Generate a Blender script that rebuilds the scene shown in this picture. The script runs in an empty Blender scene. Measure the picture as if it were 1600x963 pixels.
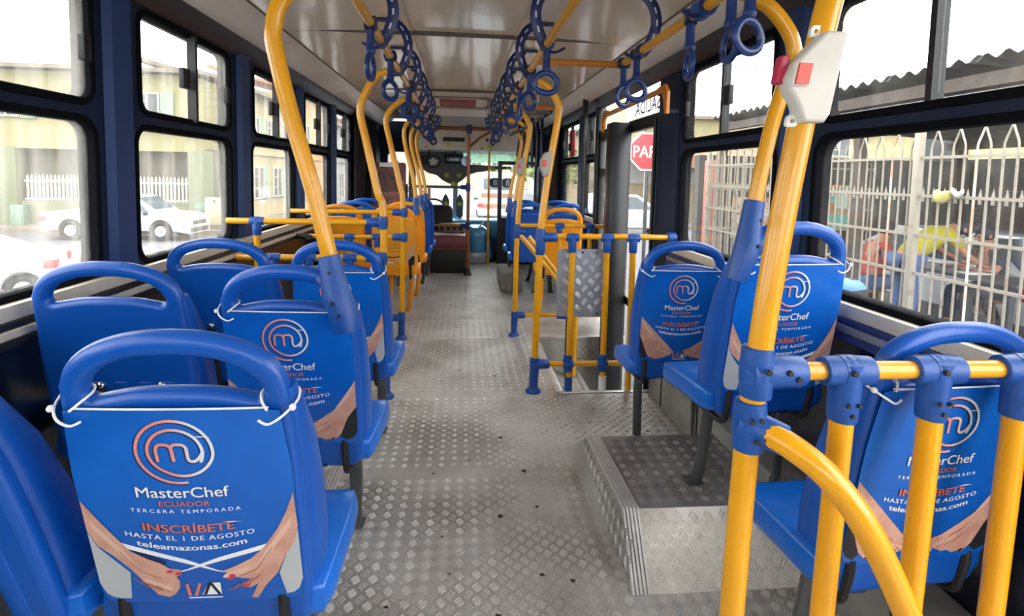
import bpy, bmesh, math, random
from math import sin, cos, pi, radians as R_
from mathutils import Vector as V, Matrix, Quaternion
random.seed(11)
S = bpy.context.scene
COL = S.collection
# ------------------------------------------------------------------ camera
YAW, TILT, ROLL, F, PY = .09293, .07664, .022, 850., 340.
fw = V((sin(YAW)*cos(TILT), cos(YAW)*cos(TILT), -sin(TILT)))
rt = V((cos(YAW), -sin(YAW), 0)); up = rt.cross(fw)
r2 = rt*cos(ROLL) + up*sin(ROLL); u2 = up*cos(ROLL) - rt*sin(ROLL)
cd = bpy.data.cameras.new('camera'); cam = bpy.data.objects.new('camera', cd); COL.objects.link(cam)
M3 = Matrix((r2, u2, -fw)).transposed().to_4x4(); M3.translation = (0, 0, 1.25)
cam.matrix_world = M3
cd.sensor_fit = 'HORIZONTAL'; cd.sensor_width = 36; cd.lens = F/1600*36
cd.shift_y = -(481.5-PY)/1600; cd.clip_start = .05; cd.clip_end = 400
S.camera = cam
# ------------------------------------------------------------------ sky, sun, exposure
w = bpy.data.worlds.new('sky'); S.world = w; w.use_nodes = True
bg = w.node_tree.nodes['Background']
bg.inputs[0].default_value = (1, 1, 1, 1); bg.inputs[1].default_value = 2.6
sl = bpy.data.lights.new('sun', 'SUN'); sl.energy = 1.3; sl.angle = R_(14); sl.color = (1, .96, .88)
so = bpy.data.objects.new('sun', sl); COL.objects.link(so)
so.rotation_euler = V((.25, -.62, -1.0)).to_track_quat('-Z', 'Y').to_euler()
S.view_settings.view_transform = 'Standard'; S.view_settings.look = 'None'
S.view_settings.gamma = 1; S.view_settings.use_curve_mapping = False
S.view_settings.exposure = 1.42
S.cycles.max_bounces = 10; S.cycles.diffuse_bounces = 6; S.cycles.transparent_max_bounces = 24
# ------------------------------------------------------------------ materials
def lin(h):
    if isinstance(h, str):
        h = [int(h[i:i+2], 16)/255 for i in (1, 3, 5)]
        return [c/12.92 if c <= .04045 else ((c+.055)/1.055)**2.4 for c in h]
    return list(h)
MATS = {}
def M(name, col, rough=.5, metal=0., var=.12, vs=8., bump=0., bs=60., spec=.5, stretch=None, col2=None, coat=0., ramp=(.42, .62)):
    if name in MATS: return MATS[name]
    m = bpy.data.materials.new(name); m.use_nodes = True; nt = m.node_tree; N = nt.nodes; L = nt.links
    b = N['Principled BSDF']; c = lin(col)
    b.inputs['Roughness'].default_value = rough; b.inputs['Metallic'].default_value = metal
    b.inputs['Specular IOR Level'].default_value = spec; b.inputs['Coat Weight'].default_value = coat
    b.inputs['Base Color'].default_value = (*c, 1)
    tc = N.new('ShaderNodeTexCoord'); vec = tc.outputs['Object']
    if stretch:
        mp = N.new('ShaderNodeMapping'); mp.inputs['Scale'].default_value = stretch
        L.new(vec, mp.inputs[0]); vec = mp.outputs[0]
    if var or col2:
        n = N.new('ShaderNodeTexNoise'); n.inputs['Scale'].default_value = vs; n.inputs['Detail'].default_value = 5
        L.new(vec, n.inputs['Vector'])
        r = N.new('ShaderNodeValToRGB'); c2 = lin(col2) if col2 else [x*(1-var) for x in c]
        r.color_ramp.elements[0].position, r.color_ramp.elements[1].position = ramp
        r.color_ramp.elements[0].color = (*c2, 1); r.color_ramp.elements[1].color = (*c, 1)
        L.new(n.outputs['Fac'], r.inputs[0]); L.new(r.outputs[0], b.inputs['Base Color'])
    if bump:
        n2 = N.new('ShaderNodeTexNoise'); n2.inputs['Scale'].default_value = bs; n2.inputs['Detail'].default_value = 3
        L.new(vec, n2.inputs['Vector'])
        bp = N.new('ShaderNodeBump'); bp.inputs['Strength'].default_value = bump; bp.inputs['Distance'].default_value = .02
        L.new(n2.outputs['Fac'], bp.inputs['Height']); L.new(bp.outputs[0], b.inputs['Normal'])
    MATS[name] = m
    return m
def emit(name, col, s):
    m = bpy.data.materials.new(name); m.use_nodes = True; b = m.node_tree.nodes['Principled BSDF']
    b.inputs['Base Color'].default_value = (*lin(col), 1)
    b.inputs['Emission Color'].default_value = (*lin(col), 1); b.inputs['Emission Strength'].default_value = s
    return m
def glass(name, tint, dirt, streak=(7, 7, .5)):
    m = bpy.data.materials.new(name); m.use_nodes = True; nt = m.node_tree; N = nt.nodes; L = nt.links
    out = N['Material Output']; N.remove(N['Principled BSDF'])
    tr = N.new('ShaderNodeBsdfTransparent'); tr.inputs[0].default_value = (*tint, 1)
    gl = N.new('ShaderNodeBsdfGlossy'); gl.inputs['Roughness'].default_value = .03
    lw = N.new('ShaderNodeLayerWeight'); lw.inputs[0].default_value = .5; pw = N.new('ShaderNodeMath'); pw.operation = 'POWER'; pw.inputs[1].default_value = 4; L.new(lw.outputs['Facing'], pw.inputs[0])
    fr = N.new('ShaderNodeMapRange'); fr.inputs[3].default_value = .02; fr.inputs[4].default_value = .45; L.new(pw.outputs[0], fr.inputs[0])
    mx = N.new('ShaderNodeMixShader'); L.new(fr.outputs[0], mx.inputs[0]); L.new(tr.outputs[0], mx.inputs[1]); L.new(gl.outputs[0], mx.inputs[2])
    df = N.new('ShaderNodeBsdfDiffuse'); df.inputs[0].default_value = (.75, .73, .68, 1)
    tl = N.new('ShaderNodeBsdfTranslucent'); tl.inputs[0].default_value = (.75, .73, .68, 1)
    md = N.new('ShaderNodeMixShader'); md.inputs[0].default_value = .6; L.new(df.outputs[0], md.inputs[1]); L.new(tl.outputs[0], md.inputs[2])
    tc = N.new('ShaderNodeTexCoord'); mp = N.new('ShaderNodeMapping'); mp.inputs['Scale'].default_value = streak
    L.new(tc.outputs['Object'], mp.inputs[0]); n = N.new('ShaderNodeTexNoise'); n.inputs['Scale'].default_value = 2.2; n.inputs['Detail'].default_value = 4
    L.new(mp.outputs[0], n.inputs['Vector']); mr = N.new('ShaderNodeMapRange')
    mr.inputs[1].default_value = .42; mr.inputs[2].default_value = .75; mr.inputs[3].default_value = dirt*.35; mr.inputs[4].default_value = dirt*2
    L.new(n.outputs['Fac'], mr.inputs[0]); m2 = N.new('ShaderNodeMixShader')
    L.new(mr.outputs[0], m2.inputs[0]); L.new(mx.outputs[0], m2.inputs[1]); L.new(md.outputs[0], m2.inputs[2])
    L.new(m2.outputs[0], out.inputs[0])
    return m
# ------------------------------------------------------------------ object helpers
ORG = {}
def props(o, label=None, cat=None, group=None, kind=None):
    if label: o['label'] = label
    if cat: o['category'] = cat
    if group: o['group'] = group
    if kind: o['kind'] = kind
    return o
def thing(name, label, cat, loc=(0, 0, 0), group=None):
    o = bpy.data.objects.new(name, None); COL.objects.link(o); o.empty_display_size = .1
    o.location = loc; ORG[o.name] = V(loc)
    return props(o, label, cat, group)
def org(o):
    while o is not None:
        if o.name in ORG: return ORG[o.name]
        o = o.parent
    return V((0, 0, 0))
class MB:
    def __init__(s): s.v = []; s.f = []
    def add(s, vs, fs):
        k = len(s.v); s.v += [V(p) for p in vs]; s.f += [tuple(i+k for i in f) for f in fs]; return s
    def box(s, a, b):
        (x0, y0, z0), (x1, y1, z1) = a, b
        return s.add([(x0, y0, z0), (x1, y0, z0), (x1, y1, z0), (x0, y1, z0), (x0, y0, z1), (x1, y0, z1), (x1, y1, z1), (x0, y1, z1)],
                     [(0, 3, 2, 1), (4, 5, 6, 7), (0, 1, 5, 4), (1, 2, 6, 5), (2, 3, 7, 6), (3, 0, 4, 7)])
    def cbox(s, a, b, c=.006):
        """box with chamfered edges"""
        bm = bmesh.new(); bmesh.ops.create_cube(bm, size=1)
        for v in bm.verts:
            v.co = V([(a[i]+b[i])/2 + v.co[i]*(b[i]-a[i]) for i in range(3)])
        bmesh.ops.bevel(bm, geom=bm.edges[:], offset=c, segments=2, affect='EDGES', profile=.5)
        return s.bm(bm)
    def bm(s, bm, fn=None):
        bm.verts.ensure_lookup_table()
        vs = [v.co.copy() for v in bm.verts]
        if fn: vs = [V(fn(*p)) for p in vs]
        fs = [[v.index for v in f.verts] for f in bm.faces]
        bm.free(); return s.add(vs, fs)
    def tube(s, pts, r, n=10, closed=False, smooth=0, flat=None):
        pts = [V(p) for p in pts]
        if smooth: pts = spline(pts, smooth, closed)
        m = len(pts); rs = r if isinstance(r, (list, tuple)) else [r]*m
        if len(rs) != m: rs = [rs[0]+(rs[-1]-rs[0])*i/(m-1) for i in range(m)]
        def tg(i):
            a = pts[(i-1) % m] if closed or i > 0 else pts[0]; b = pts[(i+1) % m] if closed or i < m-1 else pts[-1]
            return (b-a).normalized()
        t = tg(0); u = t.orthogonal().normalized()
        if flat: u = (V(flat) - t*V(flat).dot(t)).normalized()
        vs = []
        for i in range(m):
            t2 = tg(i)
            u = (t.rotation_difference(t2) @ u); u = (u - t2*u.dot(t2)).normalized(); t = t2
            w_ = t.cross(u); q = rs[i] if not isinstance(rs[i], tuple) else rs[i]
            ra, rb = (q, q) if not isinstance(q, tuple) else q
            vs += [pts[i] + u*cos(2*pi*k/n)*ra + w_*sin(2*pi*k/n)*rb for k in range(n)]
        fs = [(i*n+k, i*n+(k+1) % n, ((i+1) % m)*n+(k+1) % n, ((i+1) % m)*n+k) for i in range(m if closed else m-1) for k in range(n)]
        if not closed: fs += [tuple(range(n-1, -1, -1)), tuple((m-1)*n+k for k in range(n))]
        return s.add(vs, fs)
    def cyl(s, a, b, r, r1=None, n=12): return s.tube([a, b], [r, r if r1 is None else r1], n)
    def sph(s, c, r, n=10, m=7):
        rx, ry, rz = r if isinstance(r, tuple) else (r, r, r)
        vs = [(c[0], c[1], c[2]-rz)]
        for j in range(1, m):
            for k in range(n):
                p = -pi/2+pi*j/m
                vs.append((c[0]+rx*cos(p)*cos(2*pi*k/n), c[1]+ry*cos(p)*sin(2*pi*k/n), c[2]+rz*sin(p)))
        vs.append((c[0], c[1], c[2]+rz)); e = len(vs)-1
        fs = [(0, 1+(k+1) % n, 1+k) for k in range(n)]
        fs += [(1+j*n+k, 1+j*n+(k+1) % n, 1+(j+1)*n+(k+1) % n, 1+(j+1)*n+k) for j in range(m-2) for k in range(n)]
        fs += [(1+(m-2)*n+k, 1+(m-2)*n+(k+1) % n, e) for k in range(n)]
        return s.add(vs, fs)
    def rbox(s, c, h, r, fn=None, g=6):
        """rounded block"""
        bm = bmesh.new(); bmesh.ops.create_cube(bm, size=2)
        bmesh.ops.subdivide_edges(bm, edges=bm.edges[:], cuts=g, use_grid_fill=True)
        for v in bm.verts:
            p = V([v.co[i]*h[i] for i in range(3)])
            q = V([max(-h[i]+r, min(h[i]-r, p[i])) for i in range(3)])
            d = p-q
            v.co = V(c) + (q + d.normalized()*r if d.length > 1e-9 else p)
        return s.bm(bm, fn)
    def plate(s, outer, holes=(), t=.02, bev=0., fn=None, res=2):
        """outline in 2D with holes, thickness t, rounded edge bev; fn(a, b, c) -> 3D"""
        cu = bpy.data.curves.new('tmp', 'CURVE'); cu.dimensions = '2D'; cu.fill_mode = 'BOTH'
        cu.extrude = max(0, t/2-bev); cu.bevel_depth = bev; cu.bevel_resolution = res; cu.offset = -bev
        for ring in [outer, *holes]:
            sp = cu.splines.new('POLY'); sp.points.add(len(ring)-1); sp.use_cyclic_u = True
            for p, q in zip(sp.points, ring): p.co = (q[0], q[1], 0, 1)
        o = bpy.data.objects.new('tmp', cu); me = bpy.data.meshes.new_from_object(o)
        vs = [v.co.copy() for v in me.vertices]; fs = [tuple(p.vertices) for p in me.polygons]
        bpy.data.objects.remove(o); bpy.data.curves.remove(cu); bpy.data.meshes.remove(me)
        if fn: vs = [V(fn(*p)) for p in vs]
        return s.add(vs, fs)
    def sheet(s, pts, fn=None):
        """flat polygon, outline pts in 2D"""
        bm = bmesh.new(); vs = [bm.verts.new((p[0], p[1], 0)) for p in pts]; f = bm.faces.new(vs)
        bmesh.ops.triangulate(bm, faces=[f], ngon_method='EAR_CLIP')
        return s.bm(bm, fn)
    def ribbon(s, pts, wd, fn=None, closed=False):
        pts = [V((p[0], p[1])) for p in pts]; wd = wd if isinstance(wd, list) else [wd]*len(pts); p2, w2 = [], []
        for i in range(len(pts)-1):
            n_ = max(1, int((pts[i+1]-pts[i]).length/.012)+1)
            for k in range(n_): p2.append(pts[i].lerp(pts[i+1], k/n_)); w2.append(wd[i]+(wd[i+1]-wd[i])*k/n_)
        pts = p2+[pts[-1]]; wd = w2+[wd[-1]]; m = len(pts); vs = []
        for i in range(m):
            a = pts[(i-1) % m] if closed or i else pts[0]; b = pts[(i+1) % m] if closed or i < m-1 else pts[-1]
            t = (b-a).normalized(); nn = V((-t.y, t.x)); ww = wd[i]
            vs += [(*(pts[i]+nn*ww/2), 0), (*(pts[i]-nn*ww/2), 0)]
        if fn: vs = [fn(*p) for p in vs]
        return s.add(vs, [(2*i, 2*i+1, (2*i+3) % (2*m), (2*i+2) % (2*m)) for i in range(m if closed else m-1)])
    def text(s, txt, size, fn, bold=0., space=1., width=None, align='CENTER'):
        vs, fs = textmesh(txt, space)
        x0 = min(p[0] for p in vs); x1 = max(p[0] for p in vs); k = size/.7; kx = k
        if width: kx = width/(x1-x0)
        xm = {'CENTER': (x0+x1)/2, 'LEFT': x0}[align]
        for q, (dx, dy) in enumerate(((0, 0),) if not bold else ((-bold, -bold*.5), (bold, -bold*.5), (-bold, bold*.5), (bold, bold*.5))):
            s.add([fn((p[0]-xm+dx)*kx, (p[1]+dy)*k, q*.00007) for p in vs], fs)
        return s
    def build(s, name, mat, parent=None, ang=38, label=None, kind=None, flat=False):
        me = bpy.data.meshes.new(name); o_ = org(parent) if parent is not None else V((0, 0, 0))
        me.from_pydata([p-o_ for p in s.v], [], s.f)
        bm = bmesh.new(); bm.from_mesh(me); bmesh.ops.recalc_face_normals(bm, faces=bm.faces[:]); bm.to_mesh(me); bm.free()
        me.materials.append(mat)
        if not flat:
            me.polygons.foreach_set('use_smooth', [True]*len(me.polygons)); me.set_sharp_from_angle(angle=R_(ang))
        me.update()
        o = bpy.data.objects.new(name, me); COL.objects.link(o)
        if parent is not None: o.parent = parent
        if label: o['label'] = label
        if kind: o['kind'] = kind
        return o
_TX = {}
def textmesh(txt, space):
    k = (txt, space)
    if k not in _TX:
        cu = bpy.data.curves.new('tmp', 'FONT'); cu.body = txt; cu.size = 1; cu.space_character = space; cu.resolution_u = 3
        o = bpy.data.objects.new('tmp', cu); COL.objects.link(o); bpy.context.view_layer.update()
        me = bpy.data.meshes.new_from_object(o)
        _TX[k] = ([tuple(v.co) for v in me.vertices], [tuple(p.vertices) for p in me.polygons])
        bpy.data.objects.remove(o); bpy.data.curves.remove(cu); bpy.data.meshes.remove(me)
    return _TX[k]
def spline(pts, k=6, closed=False):
    """Catmull-Rom through pts"""
    pts = [V(p) for p in pts]; m = len(pts); out = []
    for i in range(m if closed else m-1):
        g = lambda j: pts[j % m] if closed else pts[max(0, min(m-1, j))]
        p0, p1, p2, p3 = g(i-1), g(i), g(i+1), g(i+2)
        for j in range(k):
            t = j/k
            out.append(.5*((2*p1)+(p2-p0)*t+(2*p0-5*p1+4*p2-p3)*t*t+(3*p1-p0-3*p2+p3)*t**3))
    if not closed: out.append(pts[-1])
    return out
def rrect(x0, y0, x1, y1, r, n=6):
    out = []
    for cx, cy, a in ((x1-r, y1-r, 0), (x0+r, y1-r, 90), (x0+r, y0+r, 180), (x1-r, y0+r, 270)):
        out += [(cx+r*cos(R_(a+90*i/n)), cy+r*sin(R_(a+90*i/n))) for i in range(n+1)]
    return out
def rect(x0, y0, x1, y1): return [(x0, y0), (x1, y0), (x1, y1), (x0, y1)]
def ell(cx, cy, rx, ry, n=14, rot=0):
    return [(cx+rx*cos(2*pi*i/n)*cos(rot)-ry*sin(2*pi*i/n)*sin(rot), cy+rx*cos(2*pi*i/n)*sin(rot)+ry*sin(2*pi*i/n)*cos(rot)) for i in range(n)]
def dup(root, loc, rot=(0, 0, 0), label=None, group=None):
    def cp(o, par):
        c = o.copy(); COL.objects.link(c)
        if par is not None: c.parent = par
        for ch in list(o.children): cp(ch, c)
        return c
    r = cp(root, None); r.location = loc; r.rotation_euler = rot
    if label: r['label'] = label
    if group: r['group'] = group
    return r
ORD = ['first', 'second', 'third', 'fourth', 'fifth', 'sixth', 'seventh', 'eighth', 'ninth', 'tenth', 'eleventh', 'twelfth']
# palette
BLUE = M('seat_blue_plastic', '#0750ac', .34, var=.10, vs=5, bump=.04, bs=90)
BLUED = M('joint_blue_plastic', '#104a98', .42, var=.12, vs=20, bump=.06, bs=120)
BLUEK = M('strap_navy_plastic', '#07225a', .35, var=.1)
RIBD = M('dark_slot_blue', '#0e2350', .6)
YEL = M('yellow_painted_tube', '#e6a106', .28, var=.10, vs=6, coat=.3)
YELO = M('orange_painted_tube', '#c87a1c', .35, var=.1)
BRN = M('brown_tube', '#9a5a2a', .4, var=.1)
ORAN = M('seat_orange_plastic', '#f29a1a', .35, var=.08)
BLK = M('black_rubber', '#17181b', .55, var=.1)
NAVY = M('navy_wall_paint', '#1a2740', .5, var=.12, vs=3, bump=.02, spec=.18)
NAVYL = M('navy_pillar_paint', '#1f4072', .45, var=.1, vs=3, spec=.3)
DGREY = M('dark_grey_steel', '#55585a', .4, metal=.3, var=.15)
WHT = M('white_plastic', '#e4e3de', .4, var=.05)
STR = M('white_string', '#e9e9e6', .7)
CHROME = M('chrome', '#d5d7d8', .15, metal=1, var=0)
BEIGE = M('beige_sill_paint', '#cfc7b5', .45, var=.08, vs=12)
ALU = M('checker_aluminium', '#c2c0bb', .42, metal=.25, col2='#8f8981', vs=2.2, bump=.03, bs=200, ramp=(.35, .6))
ALUT = M('tread_aluminium', '#c6c3be', .46, metal=.25, col2='#aaa49d', vs=5, ramp=(.35, .6))
ALUB = M('bare_aluminium', '#d6d5d2', .34, metal=.45, var=.15, vs=14)
# ================================================================== bus shell
def side(sg):  # plate coordinates (y, z, thickness) -> world on the left or right wall
    return lambda a, b, c: (sg*(1.275+c), a, b)
WINL = [(-2.22, -1.35), (-1.14, -.27), (-.05, .87), (1.12, 2.0), (2.23, 3.10), (3.39, 4.20), (4.46, 5.30), (5.54, 6.28)]
WINR = [(-2.22, -1.35), (-1.14, -.50), (.90, 1.84), (2.09, 3.03), (4.98, 5.55), (5.75, 6.75)]
ZL0, ZL1, ZU0, ZU1 = .877, 1.41, 1.463, 1.858
FLOOR_END = 8.75
GL_L = glass('dusty_window_glass', (.97, .98, .97), .13)
GL_R = glass('window_glass', (.97, .98, .98), .022)
GL_F = glass('windshield_glass', (.95, .98, .97), .05)
SEAL = M('matte_window_rubber', '#121317', .95, var=.1, spec=.08)
def holes(wins, rl=.075, ru=.06):
    h = []
    for a, b in wins: h += [rrect(a, ZL0, b, ZL1, rl), rrect(a+.03, ZU0, b-.01, ZU1, ru)]
    return h
wl = MB().plate(rect(-2.4, .76, FLOOR_END, 2.03), holes(WINL), .05, .006, side(-1)).build('wall_left', NAVY, kind='structure')
PANEL = M('glossy_side_panel', '#141c2c', .16, var=.2, vs=4)
MB().box((-1.30, -2.4, -.6), (-1.245, FLOOR_END, .765)).build('lower_panel', PANEL, wl)
wr = MB().plate([(-2.4, .76), (-.36, .76), (-.36, 1.93), (.72, 1.93), (.72, .76), (3.08, .76), (3.08, 1.93), (4.92, 1.93), (4.92, .76), (FLOOR_END, .76), (FLOOR_END, 2.03), (-2.4, 2.03)], holes(WINR), .05, .006, side(1)).build('wall_right', NAVY, kind='structure')  # open doorway behind the camera is unseen, added to let daylight in
MB().box((1.245, -2.4, -.6), (1.30, -.36, .765)).box((1.245, .72, -.6), (1.30, 3.08, .765)).box((1.245, 4.92, -.6), (1.30, FLOOR_END, .765)).build('lower_panel', PANEL, wr)
nwin = 0
def window(sg, a, b, gl):
    global nwin
    nwin += 1
    f = side(sg); g = lambda dx: (lambda p, q, c: (sg*(1.272+dx+c), p, q))
    root = MB().plate(rrect(a-.012, ZL0-.012, b+.012, ZL1+.012, .085), [rrect(a+.012, ZL0+.012, b-.012, ZL1-.012, .063)], .062, .006, f).build('window_%d' % nwin, SEAL, kind='structure')
    a2, b2 = a+.03, b-.01; m = (a2+b2)/2
    MB().plate(rrect(a2-.012, ZU0-.012, b2+.012, ZU1+.012, .07), [rrect(a2+.014, ZU0+.014, b2-.014, ZU1-.014, .046)], .066, .006, f).build('upper_seal', SEAL, root)
    MB().plate(rrect(a-.004, ZL0-.004, b+.004, ZL1+.004, .07), t=.005, fn=f).build('lower_pane', gl, root)
    MB().plate(rrect(a2, ZU0, m+.015, ZU1, .04), t=.005, fn=g(.010)).build('sliding_pane', gl, root)
    MB().plate(rrect(m-.015, ZU0, b2, ZU1, .04), t=.005, fn=g(-.008)).build('sliding_pane', gl, root)
    MB().box((sg*1.255-.008, m-.010, ZU0), (sg*1.255+.030, m+.010, ZU1)).build('mullion', BLK, root)
    x = sg*1.252
    if sg < 0 or a > 2: MB().cbox((x-.012, m-.085, 1.61), (x+.012, m-.025, 1.70), .004).build('latch', BLK, root)
    MB().cbox((x-.012, b2-.045, 1.60), (x+.012, b2-.008, 1.685), .004).build('latch', BLK, root)
for a, b in WINL: window(-1, a, b, GL_L)
for a, b in WINR: window(1, a, b, GL_R)
# pillar covers between the windows, ledges and header bands
ntrim = 0
def trim(mb, mat, name=None):
    global ntrim
    ntrim += 1
    return mb.build('trim_%d' % ntrim, mat, kind='structure')
for sg, W in ((-1, WINL), (1, WINR)):
    for (a, b), (c, d) in zip(W, W[1:]):
        if sg > 0 and (c > 4 and b < 4 or c-b > 1): continue
        m = (b+c)/2; hw = min(.055, (c-b)/2-.03)
        mb = MB()
        prof = [(-hw-.015, 1.248), (-hw, 1.222), (hw, 1.222), (hw+.015, 1.248)]
        zs = [.80, 1.40, 1.93, 1.97]; vs = [(sg*x, m+y, z) for z in zs for y, x in prof]
        mb.add(vs, [(i*4+k, i*4+k+1, i*4+k+5, i*4+k+4) for i in range(3) for k in range(3)])
        trim(mb, NAVYL)
LEDGE_N = M('navy_stripe', '#26356b', .4)
LEDGE_G = M('grey_stripe', '#8d9096', .4, metal=.3)
for sg, segs in ((-1, [(-2.4, 8.2)]), (1, [(-2.4, -.36), (.72, 3.06), (4.95, 8.2)])):
    for y0, y1 in segs:
        def bx(x0, x1, z0, z1): return MB().cbox((min(sg*x0, sg*x1), y0, z0), (max(sg*x0, sg*x1), y1, z1), .003)
        trim(bx(1.215, 1.25, .825, .868), BEIGE)
        trim(bx(1.205, 1.248, .805, .825), LEDGE_N if sg > 0 else BLK)
        trim(bx(1.195, 1.247, .782, .805), LEDGE_G if sg > 0 else BEIGE)
        trim(bx(1.190, 1.246, .758, .782), LEDGE_N if sg > 0 else BLK)
    mb = MB(); y0, y1 = -2.4, 8.2
    pr = [(1.25, 1.87), (1.225, 1.885), (1.185, 1.955), (1.19, 1.975), (1.25, 1.99)]
    mb.add([(sg*x, y, z) for y in (y0, y1) for x, z in pr], [(k, (k+1) % 5, 5+(k+1) % 5, 5+k) for k in range(5)] + [(0, 1, 2, 3, 4), (9, 8, 7, 6, 5)])
    trim(mb, M('dark_header_trim', '#23262c', .4))
# ceiling: flat panels with dark joints, coves with covers
CEIL = M('ceiling_laminate', '#f0e1c8', .13, var=.05, vs=2, bump=.30, bs=1.6, spec=.6)
COVE = M('cove_plastic', '#e6ddce', .4, var=.06, vs=3)
ceil = MB().box((-1.30, -2.4, 2.10), (1.30, FLOOR_END, 2.14)).build('ceiling', M('roof_dark', '#55504a', .8), kind='structure')
seams = [-2.4, -.95, 1.15, 3.24, 5.37, 7.0]
for y0, y1 in zip(seams, seams[1:]):
    bm = bmesh.new(); nx, ny = 16, 12; grid = []
    for j in range(ny+1):
        for i in range(nx+1):
            x = -1.0+2.0*i/nx; y = y0+.004+(y1-y0-.008)*j/ny
            grid.append((x, y, 2.035+.035*(1-x*x)+.0022*sin(x*9+y*3)*sin(y*4.1+x)))
    MB().add(grid, [(j*(nx+1)+i, j*(nx+1)+i+1, (j+1)*(nx+1)+i+1, (j+1)*(nx+1)+i) for j in range(ny) for i in range(nx)]).build('ceiling_panel', CEIL, ceil)
    MB().box((-1.0, y1-.0045, 2.045), (1.0, y1+.0045, 2.078)).build('joint_strip', M('joint_dark', '#5d554d', .6), ceil)  # dark strip filling the seam between two ceiling panels
for sg in (-1, 1):
    ys = [-2.4, -.9, .6, 2.1, 3.6, 5.1, 5.9, 7.2, 8.2]
    for y0, y1 in zip(ys, ys[1:]):
        pr = [(1.005, 2.034), (1.04, 2.010), (1.10, 1.978), (1.15, 1.962), (1.185, 1.957)]
        MB().add([(sg*x, y, z) for y in (y0+.004, y1-.004) for x, z in pr] + [(sg*x, y, z+.02) for y in (y0+.004, y1-.004) for x, z in pr],
                 [(k, k+1, 6+k, 5+k) for k in range(4)] + [(k, k+1, 11+k, 10+k) for k in range(4)] + [(5+k, 6+k, 16+k, 15+k) for k in range(4)]).build('cove_cover', COVE, ceil)
    MB().tube([(sg*1.002, -2.4, 2.034), (sg*1.002, 7.0, 2.034)], .006, 6).build('cove_bead', M('bead_dark', '#6d655c', .5), ceil)
    MB().box((sg*.30-.004, -2.4, 2.058), (sg*.30+.004, 7.0, 2.066)).build('panel_bead', M('bead_light', '#cbc4b8', .5), ceil)
# unseen rear wall, its window added to let daylight in
wb = MB().plate(rect(-1.3, -.6, 1.3, 2.12), [rrect(-1.05, .95, 1.05, 1.80, .1)], .06, .006, lambda a, b, c: (a, -2.43+c, b)).build('wall_rear', NAVY, kind='structure')
MB().plate(rrect(-1.05, .95, 1.05, 1.80, .1), t=.005, fn=lambda a, b, c: (a, -2.43+c, b)).build('added_rear_pane', GL_R, wb)
# floor: plates around the door well
floor = MB().box((-1.25, -2.4, -.05), (1.25, 3.03, 0)).box((-1.25, 3.03, -.05), (.58, 4.12, 0)).box((-1.25, 4.12, -.05), (1.25, FLOOR_END, 0)).build('floor', ALU, kind='structure')
def tread(x0, x1, y0, y1, fn, nb=4, pitch=.053, ln=.031, wd=.0046, h=.0018, skip=0.0):
    mb = MB(); j = 0; y = y0+pitch/2; vs = []; fs = []
    while y < y1-.012:
        x = x0+pitch/2+(pitch/2 if j % 2 else 0); sg_ = 1 if j % 2 else -1
        d = V((cos(pi/4*sg_), sin(pi/4*sg_), 0)); nn = V((-d.y, d.x, 0))
        while x < x1-.012:
            for k in range(nb):
                e = k-(nb-1)/2; c = V((x, y, 0)) + nn*e*.0078 + d*e*.0018*sg_
                L_, w_ = (ln/2*(1-.12*abs(e)), wd/2) if nb > 1 else (ln/2, .0085)
                q = [c-d*L_-nn*w_*.4, c-d*L_*.7+nn*w_, c+d*L_*.7+nn*w_, c+d*L_+nn*w_*.4, c+d*L_*.7-nn*w_, c-d*L_*.7-nn*w_]
                q += [c-d*L_*.75+V((0, 0, h)), c+d*L_*.75+V((0, 0, h))]
                b_ = len(vs); vs += [fn(*p) for p in q]
                fs += [tuple(b_+t for t in f) for f in ((1, 2, 7, 6), (4, 5, 6, 7), (0, 1, 6), (5, 0, 6), (2, 3, 7), (3, 4, 7))]
            x += pitch
        y += pitch/2; j += 1
    mb.v = [V(p) for p in vs]; mb.f = fs
    return mb
flat = lambda z: (lambda a, b, c: (a, b, z+c))
tread(-.52, 1.2, .45, 2.2, flat(.0005)).build('floor_tread', ALUT, floor, kind='stuff')
tread(-.60, 1.2, 2.22, 3.0, flat(.0005), 3).build('floor_tread', ALUT, floor, kind='stuff')
tread(-.60, .54, 3.05, 4.6, flat(.0005), 2).build('floor_tread', ALUT, floor, kind='stuff')
tread(-.55, 1.1, 4.62, 7.6, flat(.0005), 1, h=.003).build('floor_tread', ALUT, floor, kind='stuff')
# dirt flecks on the floor
DIRT = M('floor_dirt', '#3b3029', .9)
dm = MB()
for (x, y) in [(.36, 1.57), (.27, 1.60), (.16, 1.9), (.30, 1.95), (-.05, 1.8), (-.02, 1.62), (.05, 2.3), (.2, 2.5), (-.1, 2.2), (.28, 2.2), (.12, 1.45), (-.2, 1.5), (-.12, 1.42), (-.02, 4.4), (.1, 4.7), (.0, 3.4), (.22, 3.3)]:
    k = 9; r = random.uniform(.006, .014)
    dm.add([(x+r*random.uniform(.3, 1.3)*cos(6.28*i/k), y+r*random.uniform(.3, 1.2)*sin(6.28*i/k), .0032) for i in range(k)], [tuple(range(k))])
props(dm.build('floor_dirt', DIRT), 'dark specks of dirt and leaf scraps on the aluminium aisle floor', 'dirt', kind='stuff')
for x, y0, y1 in ((-.50, .6, 2.95), (.435, 3.05, 4.1)):
    t = MB()
    for k in range(4): t.box((x-.028+k*.014, y0, 0), (x-.020+k*.014, y1, .004))
    trim(t, ALUB)
trim(MB().cbox((-.55, 4.09, -.02), (.60, 4.115, .003), .001), ALUB)
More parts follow.
